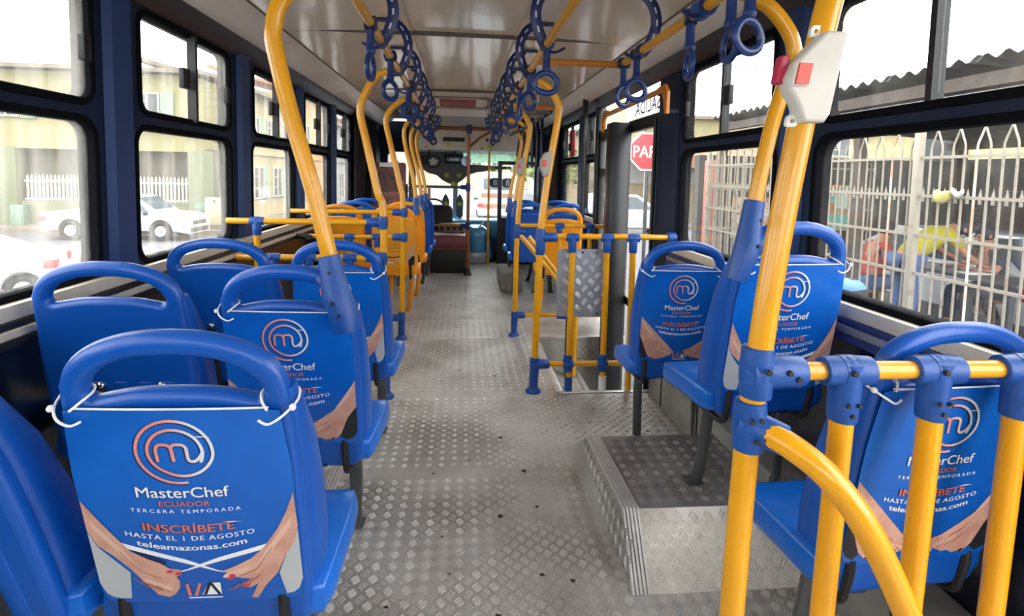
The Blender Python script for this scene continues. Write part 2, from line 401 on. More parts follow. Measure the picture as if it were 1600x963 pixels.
# door well: steps, risers, nosings
well = MB().box((.58, 3.03, -.30), (.60, 4.12, 0)).box((.58, 3.01, -.62), (1.30, 3.035, 0)).box((.58, 4.115, -.62), (1.30, 4.14, 0)).build('wall_stepwell', ALU, kind='structure')
MB().box((.60, 3.035, -.30), (.92, 4.115, -.26)).box((.90, 3.035, -.60), (.92, 4.115, -.28)).box((.92, 3.035, -.62), (1.30, 4.115, -.57)).build('step', ALU, well)
tread(.60, .92, 3.05, 4.1, flat(-.2595), 2).build('step_tread', ALUT, well, kind='stuff')
tread(.62, 1.25, -.26, -.02, lambda a, b, c: (a, 4.114-c, b), 2).build('riser_tread', ALUT, well, kind='stuff')
for a, b in (((.56, 3.04, -.012), (.605, 4.11, .005)), ((.58, 3.015, -.012), (1.24, 3.045, .006)), ((.44, 4.105, -.012), (1.24, 4.135, .006)), ((.89, 3.04, -.27), (.925, 4.11, -.255))):
    MB().cbox(a, b, .002).build('nosing', ALUB, well)
# raised wheel platform on the right
plat = MB().add([(.525, 1.50, 0), (1.24, 1.50, 0), (1.24, 1.688, .15), (.545, 1.688, .15), (1.24, 2.19, .15), (.540, 2.19, .15), (.50, 2.39, 0), (1.24, 2.39, 0)],
                [(0, 1, 2, 3), (3, 2, 4, 5), (0, 3, 5, 6), (5, 4, 7, 6), (1, 7, 4, 2), (0, 6, 7, 1)]).build('wheel_platform', ALU)
props(plat, 'raised checker plate platform with sloped front under the middle seat at right', 'platform')
MB().add([(.552, 1.69, .1505), (1.238, 1.69, .1505), (1.238, 2.188, .1505), (.548, 2.188, .1505), (.552, 1.69, .152), (1.238, 1.69, .152), (1.238, 2.188, .152), (.548, 2.188, .152)], [(0, 3, 2, 1), (4, 5, 6, 7), (0, 1, 5, 4), (1, 2, 6, 5), (2, 3, 7, 6), (3, 0, 4, 7)]).build('top_plate', M('worn_dark_aluminium', '#94918f', .42, metal=.3, col2='#77726f', vs=4), plat)
tread(.60, 1.22, 1.70, 2.17, flat(.1525), 4, .056).build('platform_tread', M('worn_tread', '#a9a6a4', .40, metal=.35, col2='#8d8986', vs=5), plat, kind='stuff')
sl_ = V((0, .188, .15)).normalized(); sn_ = V((0, -sl_.z, sl_.y))
MB().add([V((x, 1.50, 0))+sl_*b+sn_*c for c in (.0002, .0012) for x, b in ((.575, 0), (1.238, 0), (1.238, .2405), (.575, .2405))], [(0, 3, 2, 1), (4, 5, 6, 7), (0, 1, 5, 4), (1, 2, 6, 5), (2, 3, 7, 6), (3, 0, 4, 7)]).build('ramp_plate', M('bright_aluminium', '#e3ded6', .36, metal=.3, col2='#c9c2b8', vs=6), plat)
tread(.575, 1.22, .0, .24, lambda a, b, c: V((a, 1.50, 0)) + sl_*b + sn_*(c*1.6+.0014), 5, .052, .036, .0048).build('ramp_tread', M('bright_tread', '#f0ece4', .30, metal=.4), plat, kind='stuff')
tread(1.52, 2.2, .0, .15, lambda a, b, c: (.522-c*1.6+b*.10, a, b), 3).build('side_tread', ALUT, plat, kind='stuff')
nz = MB()
for k in range(5):
    o_ = .004+k*.012
    nz.tube([(.527+o_, 1.497, .002), (.547+o_, 1.687, .153), (.542+o_, 2.19, .153), (.505+o_, 2.39, .003)], .0055, 5)
nz.build('edge_nosing', ALUB, plat, kind=None)

# low duct along the right wall behind the seat legs
hd = thing('heater_duct', 'grey metal duct along the foot of the right wall behind the seat legs', 'duct', (1.17, 1.9, 0))
MB().cbox((1.10, .75, 0), (1.245, 3.0, .22), .012).build('casing', M('duct_grey', '#8d8a83', .6, var=.3, vs=7), hd)
for y in (1.2, 1.75, 2.35, 2.8): MB().box((1.096, y-.004, .01), (1.10, y+.004, .21)).build('casing_joint', BLK, hd)
# ================================================================== seats
PH = R_(10); CP, SP = cos(PH), sin(PH); TH = .036
def sp(a, b, c): return V((a, -b*SP - c*CP, .365 + b*CP - c*SP))   # a across, b up the back, c towards the rear
_h = [(0, 0), (.13, .0), (.160, .008), (.176, .030), (.183, .10), (.186, .22), (.185, .34), (.182, .43), (.180, .495), (.178, .525), (.170, .555), (.152, .583), (.120, .606), (.075, .622), (.035, .629), (0, .630)]
_hs = spline([V((x, y, 0)) for x, y in _h[1:-1]], 3)
SHELL = [(p.x, p.y) for p in _hs] + [(0, .630)] + [(-p.x, p.y) for p in reversed(_hs)] + [(0, 0)]
_l = spline([V((x, y, 0)) for x, y in [(0, .527), (.06, .525), (.105, .517), (.128, .512), (.137, .520), (.136, .530), (.126, .549), (.100, .570), (.055, .586), (0, .590)]], 3)
HOLE = [(p.x, p.y) for p in _l] + [(-p.x, p.y) for p in reversed(_l[1:-1])]
CUSH_LIT = M('seat_blue_lit_cushion', '#0c64c6', .30, var=.10, vs=6, bump=.04, bs=90)  # seat plastic in a lighter blue, daylight on the cushions put into the colour
def make_seat(col, slot, side_, covered, label, legcol=DGREY):
    t = thing('bus_seat', label, 'seat')
    MB().plate(SHELL, [HOLE], TH, .016, lambda a, b, c: sp(a, b, c) + V((0, -.10*max(0, .5-b)*a*a*4, 0)), 3).build('backrest', col, t, 50)
    for s_ in (-1, 1):
        fl = MB()
        fl.tube([sp(s_*.160, .005, -.03), sp(s_*.176, .04, -.045), sp(s_*.180, .14, -.055), sp(s_*.182, .26, -.052), sp(s_*.180, .38, -.040), sp(s_*.176, .48, -.018), sp(s_*.172, .53, -.006)], [(.012, .040), (.013, .046), (.013, .046), (.013, .042), (.013, .036), (.013, .024), (.013, .014)], 12, flat=(1, 0, 0))
        fl.build('side_flange', col, t, 70)
    # cushion with raised rim and three shallow ridges
    def wf(x, y, z):
        k = max(0, y-.12)
        return (x*(1-.10*max(0, (y-.20)/.2)), y, z + .012 - .55*k*k + (.008 if abs(x) > .165 and z > .41 else 0))
    cm_ = CUSH_LIT if col is BLUE else col
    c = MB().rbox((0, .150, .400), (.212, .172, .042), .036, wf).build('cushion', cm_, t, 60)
    rd = MB()
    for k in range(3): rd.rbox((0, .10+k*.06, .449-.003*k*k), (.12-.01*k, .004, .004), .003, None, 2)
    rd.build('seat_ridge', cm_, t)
    if not covered:
        for x in (-.115, -.055, .005, .065, .125):
            MB().rbox((0, 0, 0), (.017, .125, .007), .006, lambda a, b, c_, x=x: sp(a+x, b+.155, c_+TH/2), 3).build('rib', col, t)
        for x in (-.085, .035, .095):
            MB().plate(rrect(x-.011, .03, x+.011, .28, .009, 4), t=.003, fn=lambda a, b, c_: sp(a, b, c_+TH/2)).build('slot', slot, t)
    else:
        for x in (-.105, -.02, .06):
            MB().plate(rrect(x-.02, .004, x+.02, .075, .006, 4), t=.003, fn=lambda a, b, c_: sp(a, b, c_+TH/2)).build('slot', slot, t)
    for x in ((-.145, .135) if covered else (-.045, .105)):
        b1 = .10 if covered else .27
        pts = [sp(x, b1, TH/2+.002), sp(x, b1-.03, TH/2+.007), sp(x, .03, TH/2+.005), sp(x, -.012, TH/2-.004), sp(x, -.022, .0)+V((0, .05, 0)), (x, .25, .350)]
        MB().tube(pts, .0105, 8, smooth=4).build('frame_tube', BLK, t)
        if not covered: MB().sph(sp(x, b1, TH/2+.004), .012, 8, 5).build('frame_bolt', CHROME, t)
    x0 = side_*.13
    MB().tube([(x0, .09, .362), (x0, .105, .27), (x0*.92, .14, .15), (x0*.80, .19, .05), (x0*.70, .235, .005)], [(.021, .013)]*25, 10, smooth=6, flat=(1, 0, 0)).build('leg', legcol, t)
    MB().cbox((x0*.70-.03, .215, 0), (x0*.70+.03, .275, .008), .003).build('foot_plate', legcol, t)
    x1 = -side_*.14
    MB().tube([(x1, .09, .362), (x1, .10, .20), (x1*1.1, .12, .0)], [(.018, .012)]*9, 8, smooth=4, flat=(1, 0, 0)).build('rear_leg', legcol, t)
    return t
def place(proto, used, x, y, z, rx, rz, label, group=None):
    rot = (R_(rx), 0, R_(rz)); y += .365*sin(R_(rx))
    if not used:
        proto.location = (x, y, z); proto.rotation_euler = rot; proto['label'] = label
        if group: proto['group'] = group
        return proto
    return dup(proto, (x, y, z), rot, label, group)
GS = 'blue plastic seats with grab handles in the backrest'
LEFT = make_seat(BLUE, RIBD, 1, True, 'x')
RIGHT = make_seat(BLUE, RIBD, -1, True, 'x')
BARE = make_seat(BLUE, RIBD, -1, False, 'x')
POSTED = []   # (location, rotation, variant, where)
def seat(proto, used, x, y, z, rx, rz, label, variant=None, where=None):
    o = place(proto, used, x, y, z, rx, rz, label, GS)
    if proto is BARE: o.scale = (1.10, 1, 1)
    if proto is BARE and not used: o.rotation_euler.y = R_(-7); o.location.x += .045
    if variant: POSTED.append(((x, y + .365*sin(R_(rx)), z), (R_(rx), 0, R_(rz)), variant, where))
seat(LEFT, 0, -.450, 1.027, .02, 3.5, -1.4, 'blue plastic aisle seat with a poster on its back, largest at bottom left', 'ribbon', 'poster with red-nailed hands pulling a white ribbon, largest and lowest on the left')
seat(LEFT, 1, -.460, 1.614, .015, 1.2, -3.8, 'blue plastic aisle seat whose handle carries the yellow pole on the left side', 'sleeve', 'poster on the left aisle seat whose handle carries a yellow pole')
seat(LEFT, 1, -.478, 2.309, .005, 3, -3.9, 'blue plastic aisle seat just behind the left yellow barrier, poster half hidden', 'ribbon', 'half hidden poster on the left aisle seat nearest the yellow barrier')
seat(BARE, 0, -.885, 1.01, .015, 4, 0, 'blue plastic window seat without poster cut off by bottom left corner, black tube in back')
seat(BARE, 1, -.945, 1.65, .015, 1, -2, 'bare blue plastic window seat beside the widest left pillar, second row on the left')
seat(BARE, 1, -.930, 2.30, .005, 2, -3, 'bare blue plastic window seat just behind the left yellow barrier')
seat(RIGHT, 0, .955, 2.296, 0, -2.7, -2.3, 'blue plastic seat with poster just behind the door barrier on the right', 'sleeve', 'small poster with black-sleeved hands on the seat next to the door barrier')
seat(RIGHT, 1, .965, 1.603, .151, 0, 5, 'blue plastic seat on the raised platform with yellow pole in its handle', 'ribbon', 'poster on the raised platform seat behind the leaning yellow post')
seat(RIGHT, 1, .970, 1.062, 0, 0, 3, 'blue plastic seat with poster behind the vertical bars of the near right railing', 'sleeve', 'poster seen through the yellow bars of the near right railing')
# embossed maker name on the bare seat of the second row is part of each bare seat
for s_ in [o for o in COL.objects if o.get('label', '').startswith('bare blue plastic window seat beside')]:
    e = MB().text('PLASTICRAMA', .018, lambda a, b, c: sp(a, b+.437, TH/2+.001), width=.15)
    o = e.build('embossed_lettering', BLUE, None); o.parent = s_
# orange and far blue seats
ORS = make_seat(ORAN, M('dark_slot_orange', '#8a4a12', .6), 1, True, 'x', ORAN)
place(ORS, 0, -.565, 4.72, 0, 0, 0, 'orange plastic aisle seat with orange poster beyond the left barriers', 'orange plastic seats')
place(ORS, 1, -1.010, 4.72, 0, 0, 0, 'orange plastic window seat beyond the left barriers', 'orange plastic seats')
place(ORS, 1, -.545, 5.34, 0, 0, 0, 'second orange aisle seat in line ahead, mostly hidden by the first orange seat', 'orange plastic seats')
place(ORS, 1, .880, 4.78, 0, 0, 0, 'orange plastic seat beyond the door on the right', 'orange plastic seats')
FAR = [(-.530, 5.96, 'far blue aisle seat with pole sleeve in the left row behind the driver', 1), (-1.0, 5.34, 'far blue window seat in the left row next to second orange seat', 0), (-1.0, 5.96, 'farthest blue window seat in the left row', 0), (-.515, 6.50, 'farthest blue aisle seat in the left row', 1),
       (.70, 5.50, 'far blue aisle seat beyond the door on the right, white mark on its poster', 1), (1.07, 5.50, 'far blue window seat beyond the door on the right', 0), (.70, 6.15, 'farthest blue aisle seat on the right', 1), (1.07, 6.15, 'farthest blue window seat on the right', 0)]
for x, y, lab, c in FAR:
    dup(LEFT if c else BARE, (x, y, 0), (0, 0, 0), lab, 'far blue seats at the front of the bus')
# ================================================================== posters tied over the seat backs
PBLUE = M('poster_blue_print', '#0b62c4', .26, var=.12, vs=3, col2='#0953ae')
SKIN = M('printed_skin', '#cda08d', .4, col2='#bd8a79', vs=22); SKINH = M('printed_skin_light', '#dbb5a3', .4, var=.05); SKINL = M('printed_skin_crease', '#96604d', .4, var=0)
PWHT = M('printed_white', '#e6e8ea', .4, var=0); PRED = M('printed_red', '#c23348', .35, var=0); PBLK = M('printed_black', '#1c2028', .4, var=0)
PGREY = M('printed_sleeve_white', '#b4b8bb', .4, var=.06); PDBL = M('printed_dark_blue', '#0b2458', .4, var=0); PROS = M('printed_salmon', '#d0705c', .35, var=0)
def foil():
    m = M('printed_rose_foil', '#d98f86', .3, var=0); nt = m.node_tree; b = nt.nodes['Principled BSDF']
    tc = nt.nodes.new('ShaderNodeTexCoord'); sx = nt.nodes.new('ShaderNodeSeparateXYZ'); r = nt.nodes.new('ShaderNodeValToRGB')
    nt.links.new(tc.outputs['Generated'], sx.inputs[0]); nt.links.new(sx.outputs[0], r.inputs[0]); nt.links.new(r.outputs[0], b.inputs['Base Color'])
    r.color_ramp.elements[0].color = (*lin('#d98a80'), 1); r.color_ramp.elements[1].color = (*lin('#d7dbe2'), 1)
    r.color_ramp.elements[0].position = .45; r.color_ramp.elements[1].position = .8
    return m
FOIL = foil()
CPOS = TH/2+.013
def on(dc=0., da=0.): return lambda a, b, c: sp(a+da, b, CPOS+dc+c - .16*(a+da)**2)
POUT = spline([V((x, y, 0)) for x, y in [(-.168, .485), (-.172, .46), (-.176, .38), (-.176, .25), (-.174, .13), (-.166, .112), (-.13, .102), (-.06, .096)]], 4)
POUT = [(p.x, p.y) for p in POUT]
POUT = [(0, .094)] + [(-x, y) for x, y in reversed(POUT)] + [(.150, .502), (.05, .506), (-.05, .507), (-.150, .506)] + POUT
def make_poster(variant):
    t = thing('seat_poster', 'x', 'poster')
    # sheet: grid of strips so that it curves with the seat back
    mb = MB(); rows = 20; cols = 14; b0, b1 = .094, .506
    def wid(b):
        k = (b-.094)/.412
        w_ = .176 - .010*max(0, (k-.7)/.3)
        if b < .125: w_ = .148 + .028*math.sqrt(max(0, 1-((.125-b)/.031)**2))
        return w_
    f = on(); vs = []
    for j in range(rows+1):
        b = b0+.0001+(b1-b0)*(j/rows)**1.3
        for i in range(cols+1): vs.append(f(wid(b)*(2*i/cols-1), b - (.006*abs(2*i/cols-1)**3 if j == rows else 0), 0))
    fs = [(j*(cols+1)+i, j*(cols+1)+i+1, (j+1)*(cols+1)+i+1, (j+1)*(cols+1)+i) for j in range(rows) for i in range(cols)]
    n = len(vs); vs += [p+V((0, CP, SP))*.0012 for p in vs]
    rim = [i for i in range(cols)] + [cols+(cols+1)*j for j in range(rows)] + [(rows*(cols+1))+cols-i for i in range(cols)] + [(rows-j)*(cols+1) for j in range(rows)]
    fs += [tuple(n+i for i in q) for q in [tuple(reversed(f_)) for f_ in fs]] + [(rim[i], rim[(i+1) % len(rim)], n+rim[(i+1) % len(rim)], n+rim[i]) for i in range(len(rim))]
    MB().add(vs, fs).build('sheet', PBLUE, t, 60)
    # emblem: open double ring running into the letter
    cx, cy = -.004, .425
    def spiral(dx=0, dy=0):
        out = []
        for k in range(74):
            a = R_(-78 - k*9.2); q = k/75
            r = .0625 - .003*min(1, q/.45) - .0155*min(1, max(0, (q-.42)/.16)) - .001*q
            out.append((cx+dx+r*cos(a), cy+dy+r*sin(a)*1.0))
        return out
    mm = lambda dx, dy: [[(cx-.029+dx, cy-.019+dy), (cx-.030+dx, cy-.002+dy), (cx-.029+dx, cy+.008+dy), (cx-.024+dx, cy+.014+dy), (cx-.012+dx, cy+.014+dy), (cx-.006+dx, cy+.008+dy), (cx-.005+dx, cy-.004+dy), (cx-.004+dx, cy-.019+dy)],
                         [(cx-.006+dx, cy+.008+dy), (cx-.001+dx, cy+.014+dy), (cx+.012+dx, cy+.014+dy), (cx+.018+dx, cy+.008+dy), (cx+.0185+dx, cy-.004+dy), (cx+.0195+dx, cy-.015+dy), (cx+.0235+dx, cy-.0188+dy), (cx+.030+dx, cy-.0178+dy), (cx+.038+dx, cy-.010+dy), (cx+.0445+dx, cy+.002+dy)]]
    e = MB().ribbon(spiral(-.0016, -.0014), .0078, on(.0006))
    for s_ in mm(-.0016, -.0014): e.ribbon([(p.x, p.y) for p in spline([V((*q, 0)) for q in s_], 4)], .0080, on(.0006))
    e.build('emblem_shadow', PDBL, t, flat=True)
    e = MB().ribbon(spiral(), .0052, on(.0010))
    for s_ in mm(0, 0): e.ribbon([(p.x, p.y) for p in spline([V((*q, 0)) for q in s_], 4)], .0056, on(.0010))
    e.build('emblem', FOIL, t, flat=True)
    # lines of lettering
    def line(txt, b, size, width, mat, bold=.0, sag=0., sp_=1., da=-.004, shadow=False):
        if shadow:
            MB().text(txt, size, lambda p, q, c: on(.0006, da)(p-.0008, q+b-.0010 - sag*(1-(p/(width/2))**2), c), bold+.012, sp_, width*1.01).build('lettering_shadow', PDBL, t, flat=True)
        MB().text(txt, size, lambda p, q, c: on(.0010, da)(p, q+b - sag*(1-(p/(width/2))**2), c), bold, sp_, width).build('lettering', mat, t, flat=True)
    line('MasterChef', .334, .0215, .150, PWHT, .010, .002, shadow=True)
    line('ECUADOR', .3145, .0105, .083, PROS, .012, .001, shadow=True)
    line('TERCERA TEMPORADA', .304, .0074, .180, PWHT, .010, .005, 1.5)
    line('INSCRÍBETE', .263, .0165, .151, PROS, .02, .007, shadow=True)
    line('HASTA EL 1 DE AGOSTO', .2515, .0100, .214, PWHT, .012, .013, 1.15)
    line('teleamazonas.com', .2295, .0125, .184, PWHT, .018, .013)
    for (x, y) in ((cx+.043, cy+.030), (.070, .279)):
        MB().sheet([(x-.017, y), (x, y-.0011), (x+.017, y), (x, y+.0011)], on(.0015)).build('printed_sparkle', PWHT, t, flat=True)
    # printed forearms and hands
    if variant == 'ribbon':
        lh = [(-.174, .325), (-.155, .290), (-.133, .252), (-.110, .216), (-.084, .198), (-.064, .188), (-.050, .176), (-.032, .173), (-.031, .161), (-.041, .156), (-.036, .146), (-.038, .131), (-.047, .116), (-.059, .108), (-.078, .114), (-.097, .144), (-.115, .173), (-.140, .205), (-.162, .226), (-.175, .262)]
        rh = [(.174, .335), (.176, .262), (.168, .226), (.150, .196), (.134, .158), (.110, .128), (.094, .100), (.083, .101), (.098, .134), (.082, .125), (.071, .133), (.086, .146), (.070, .149), (.050, .155), (.042, .168), (.064, .178), (.090, .193), (.113, .215), (.142, .258), (.160, .296)]
        sl = [[(-.175, .258), (-.162, .222), (-.118, .166), (-.126, .105), (-.145, .1045), (-.158, .108), (-.168, .117), (-.1755, .140)], [(.1755, .255), (.168, .222), (.150, .194), (.136, .156), (.145, .1045), (.158, .108), (.168, .117), (.1755, .140)]]
        slm = PGREY
        rib = MB()
        for q, w_ in (([(-.134, .233), (-.02, .191), (.000, .182), (.03, .168), (.046, .164)], [.010, .009, .006, .003, .002]), ([(.130, .223), (.04, .195), (.008, .183), (-.018, .172), (-.034, .167)], [.010, .009, .006, .003, .002])):
            rib.ribbon(q, w_, on(.0007))
        rib.build('printed_ribbon', PWHT, t, flat=True)
        MB().ribbon([(-.107, .214), (-.055, .186)], .012, on(.0005)).build('printed_band', PDBL, t, flat=True)
        nails = [(-.050, .169), (-.036, .164), (.055, .156), (.052, .150), (.078, .131)]; nm = PRED
    else:
        rh = [(.175, .300), (.176, .215), (.150, .180), (.129, .126), (.110, .106), (.097, .109), (.084, .107), (.070, .115), (.056, .113), (.043, .120), (.030, .124), (.022, .131), (.013, .141), (.024, .150), (.046, .157), (.084, .183), (.114, .206), (.150, .250)]
        lh = [(-x-.012 if x < .17 else -x, y) for x, y in rh]
        sl = [[(.176, .216), (.1755, .135), (.165, .114), (.145, .1045), (.124, .120), (.132, .135), (.152, .183)], [(-.176, .216), (-.1755, .135), (-.165, .114), (-.150, .1055), (-.136, .124), (-.142, .137), (-.163, .183)]]
        slm = PBLK; nails = [(.106, .111), (-.118, .111)]; nm = PBLK
    for q in sl: MB().sheet(q, on(.0009)).build('printed_sleeve', slm, t, flat=True)
    for q in (lh, rh): MB().sheet(q, on(.0012)).build('printed_hand', SKIN, t, flat=True)
    for s_ in (-1, 1):
        for k in range(3):
            fx = s_*(.044+.017*k)-.004 if variant != 'ribbon' else s_*(.056+.012*k)-.006
            MB().sheet(ell(fx, .132+.006*k if s_ < 0 or variant != 'ribbon' else .158+.004*k, .013, .0052, 10, s_*.5), on(.0014)).build('printed_finger', SKINH, t, flat=True)
        MB().sheet([(s_*.165, .265), (s_*.168, .285), (s_*.120, .215), (s_*.100, .175), (s_*.118, .195)], on(.0014)).build('printed_wrist_light', SKINH, t, flat=True)
    cr = MB()
    for s_ in (-1, 1):
        for k in range(4):
            x0 = .030+.018*k if variant != 'ribbon' else .050+.012*k
            cr.ribbon([(s_*(x0+.022)-.006, .136+.006*k), (s_*x0-.006, .120+.004*k)], .0022, on(.0015))
        cr.ribbon([(s_*.128, .215), (s_*.098, .168), (s_*.066, .152)], .0016, on(.0015))
    cr.build('printed_finger_lines', SKINL, t, flat=True, kind='stuff')
    for x, y in nails: MB().sheet(ell(x, y, .0062, .0036, 10, .3), on(.0017)).build('printed_nail', nm, t, flat=True)
    # channel emblem at the bottom
    a0 = .004
    for mat, qs, d in ((PROS, [[(a0-.030, .110), (a0-.024, .110), (a0-.026, .140), (a0-.032, .137)], [(a0-.020, .110), (a0-.014, .110), (a0-.004, .140), (a0-.009, .140)]], .0012), (PWHT, [[(a0-.006, .112), (a0+.028, .112), (a0+.028, .140), (a0+.008, .140)], [(a0-.030, .104), (a0+.029, .104), (a0+.029, .1065), (a0-.030, .1065)]], .0010), (PBLK, [[(a0-.004, .112), (a0+.002, .112), (a0+.014, .141), (a0+.008, .141)], [(a0+.008, .141), (a0+.014, .141), (a0+.028, .112), (a0+.022, .112)]], .0014)):
        m_ = MB()
        for q in qs: m_.sheet(q, on(d))
        m_.build('channel_emblem', mat, t, flat=True)
    # strings
    MB().tube([sp(x, .507-.02*x*x, CPOS-.16*x*x) for x in (-.15, -.08, 0, .08, .15)], .0018, 6, smooth=3).build('top_cord', STR, t)
    for s_ in (-1, 1):
        MB().tube([sp(s_*.135, .488, CPOS+.004), sp(s_*.150, .483, CPOS+.008), sp(s_*.168, .492, CPOS+.006), sp(s_*.182, .500, TH/2+.004), sp(s_*.189, .505, 0), sp(s_*.182, .515, -TH/2), sp(s_*.145, .519, -TH/2), sp(s_*.133, .519, 0), sp(s_*.138, .515, TH/2+.003), sp(s_*.150, .506, CPOS+.003)], .0022, 6, smooth=4).build('tie_string', STR, t)
        MB().sph(sp(s_*.186, .503, TH/2+.004), .006, 8, 5).build('knot', STR, t)
    return t
protos = {}
for loc, rot, variant, where in POSTED:
    if variant not in protos:
        protos[variant] = p = make_poster(variant); p.location = loc; p.rotation_euler = rot; p['label'] = 'blue ' + where; p['group'] = 'blue advertising posters tied to seat backs'
    else: dup(protos[variant], loc, rot, 'blue ' + where, 'blue advertising posters tied to seat backs')
# orange poster
op = thing('seat_poster', 'orange printed poster on the back of the orange aisle seat at left', 'poster')
fo = on(); MB().plate(POUT, t=.0015, fn=fo).build('sheet', M('poster_orange_print', '#eda332', .35, var=.12, vs=6), op)
MB().sheet([(.172, .30), (.174, .17), (.08, .13), (.0, .14), (.04, .19), (.12, .22)], on(.0012)).build('printed_arm', M('printed_arm_pale', '#d9ab84', .4), op, flat=True)
MB().sheet([(.172, .19), (.168, .11), (.12, .10), (.118, .15), (.15, .19)], on(.0014)).build('printed_sleeve', PBLK, op, flat=True)
MB().ribbon([(-.10, .20), (-.05, .18), (0, .178), (.05, .185)], .008, on(.0012)).build('printed_mouth', PBLK, op, flat=True)
for k in range(4): MB().ribbon([(-.08, .32-.03*k), (.08, .32-.03*k)], .008, on(.001)).build('printed_line', M('printed_amber', '#c9862a', .4, var=0), op, flat=True)
MB().text('VA', .03, lambda p, q, c: on(.0012)(p-.03, q+.115, c), .02).build('lettering', PWHT, op, flat=True)
op.location = (-.565, 4.72, 0)
# ================================================================== poles, rails, joints
def tee(mb, c, arms, r=.030, body=.036):
    """moulded joint: tapered sleeves leaving c; arms = [(direction, length)]"""
    c = V(c); body = min(body, r*1.10)
    for d, L_ in arms:
        d = V(d).normalized()
        mb.tube([c-d*r*.6, c+d*L_*.5, c+d*L_*.97, c+d*L_], [body, (body+r)/2, r, r*.93], 14)
    mb.sph(c, body*1.02, 12, 8)
    return mb
def bolts(root, pts, n, r=.006):
    for p in pts:
        p = V(p); d = V(n).normalized(); MB().cyl(p, p+d*.005, r, r*.8, 8).build('bolt', BLK, root)
X, Y_, Z = V((1, 0, 0)), V((0, 1, 0)), V((0, 0, 1))
def flange(mb, x, y, z=0.):
    mb.cyl((x, y, z), (x, y, z+.012), .045, .043, 14); mb.cyl((x, y, z+.012), (x, y, z+.03), .036, .028, 14)
    return mb
# --- near right railing
g = thing('grab_railing', 'yellow railing with blue joints and three bars in front of nearest right seat', 'railing', (.52, .90, 0))
zr, yr = .912, .90
MB().tube([(.495, yr, 0), (.513, yr, .70), (.530, yr, .936), (.552, yr, 1.143), (.590, yr, 1.40), (.635, yr, 1.62), (.70, yr, 1.75), (.765, 1.0, 1.80)], .0215, 14, smooth=5).build('post', YEL, g)
MB().tube([(.53, yr, zr), (1.24, yr, zr)], .0165, 12).build('rail', YEL, g)
for x in (.697, .872, 1.045):
    MB().tube([(x-.028, yr, 0), (x, yr, zr)], .0205, 12).build('bar', YEL, g)
    j = tee(MB(), (x, yr, zr), [(X, .046), (-X, .046), (V((-.03, 0, -1)), .092)], .0255, .030).build('tee_joint', BLUED, g)
    bolts(g, [(x-.006, yr-.029, zr+.004)], -Y_); bolts(g, [(x-.012, yr-.027, zr-.055), (x+.008, yr-.027, zr-.055), (x-.002, yr-.025, zr-.075)], -Y_, .0045)
tee(MB(), (.527, yr, zr), [(Z, .045), (-Z, .045), (X, .085)], .027, .034).build('tee_joint', BLUED, g)
bolts(g, [(.572, yr-.027, zr+.006), (.590, yr-.026, zr-.006), (.53, yr-.034, zr+.01)], -Y_)
tee(MB(), (.519, yr, .815), [(Z, .045), (-Z, .045), (V((.8, -.55, -.25)), .062)], .027, .034).build('corner_joint', BLUED, g)
bolts(g, [(.505, yr-.034, .835), (.520, yr-.036, .838), (.512, yr-.036, .80), (.530, yr-.036, .805)], -Y_, .0048)
MB().tube([(.535, .885, .810), (.565, .85, .80), (.61, .81, .765), (.665, .79, .69), (.73, .79, .575), (.79, .79, .45), (.83, .79, .34), (.85, .79, .0)], .0225, 14, smooth=5).build('sloping_handrail', YEL, g)
flange(MB(), .85, .79).build('foot', BLUED, g)
# --- request-stop box on that post
sb = thing('stop_request_box', 'white stop request box with red button on the nearest yellow post', 'button box', (.59, .88, 1.42))
def sbx(a, b, c): return V((.588+a+.17*b, yr-.020-c, 1.425+b))
MB().plate([(-.012, -.075), (.025, -.075), (.032, -.06), (.032, .075), (-.006, .075), (-.022, .055), (-.050, .020), (-.056, -.005), (-.050, -.022), (-.030, -.045)], t=.034, bev=.006, fn=lambda a, b, c: sbx(a, b, c)).build('housing', M('warm_white_plastic', '#cfcbc2', .45), sb)
MB().plate(rect(-.050, -.018, -.022, .020), t=.02, bev=.003, fn=lambda a, b, c: sbx(a, b, c+.014)).build('button_pad', WHT, sb)
MB().plate(rect(-.048, -.016, -.026, .018), t=.006, fn=lambda a, b, c: sbx(a, b, c+.026)).build('red_button', M('red_button', '#e0503f', .35), sb)
MB().plate(rrect(-.066, -.012, -.050, .036, .006), t=.02, bev=.003, fn=lambda a, b, c: sbx(a, b, c-.01)).build('side_button', M('red_side', '#b8274b', .35), sb)
MB().plate(rrect(-.022, .068, -.004, .088, .006), [ell(-.013, .078, .004, .004, 8)], .008, fn=lambda a, b, c: sbx(a, b, c-.008)).build('lug', WHT, sb)
MB().plate(rrect(-.030, -.082, -.010, -.062, .006), [ell(-.020, -.072, .004, .004, 8)], .008, fn=lambda a, b, c: sbx(a, b, c-.008)).build('lug', WHT, sb)
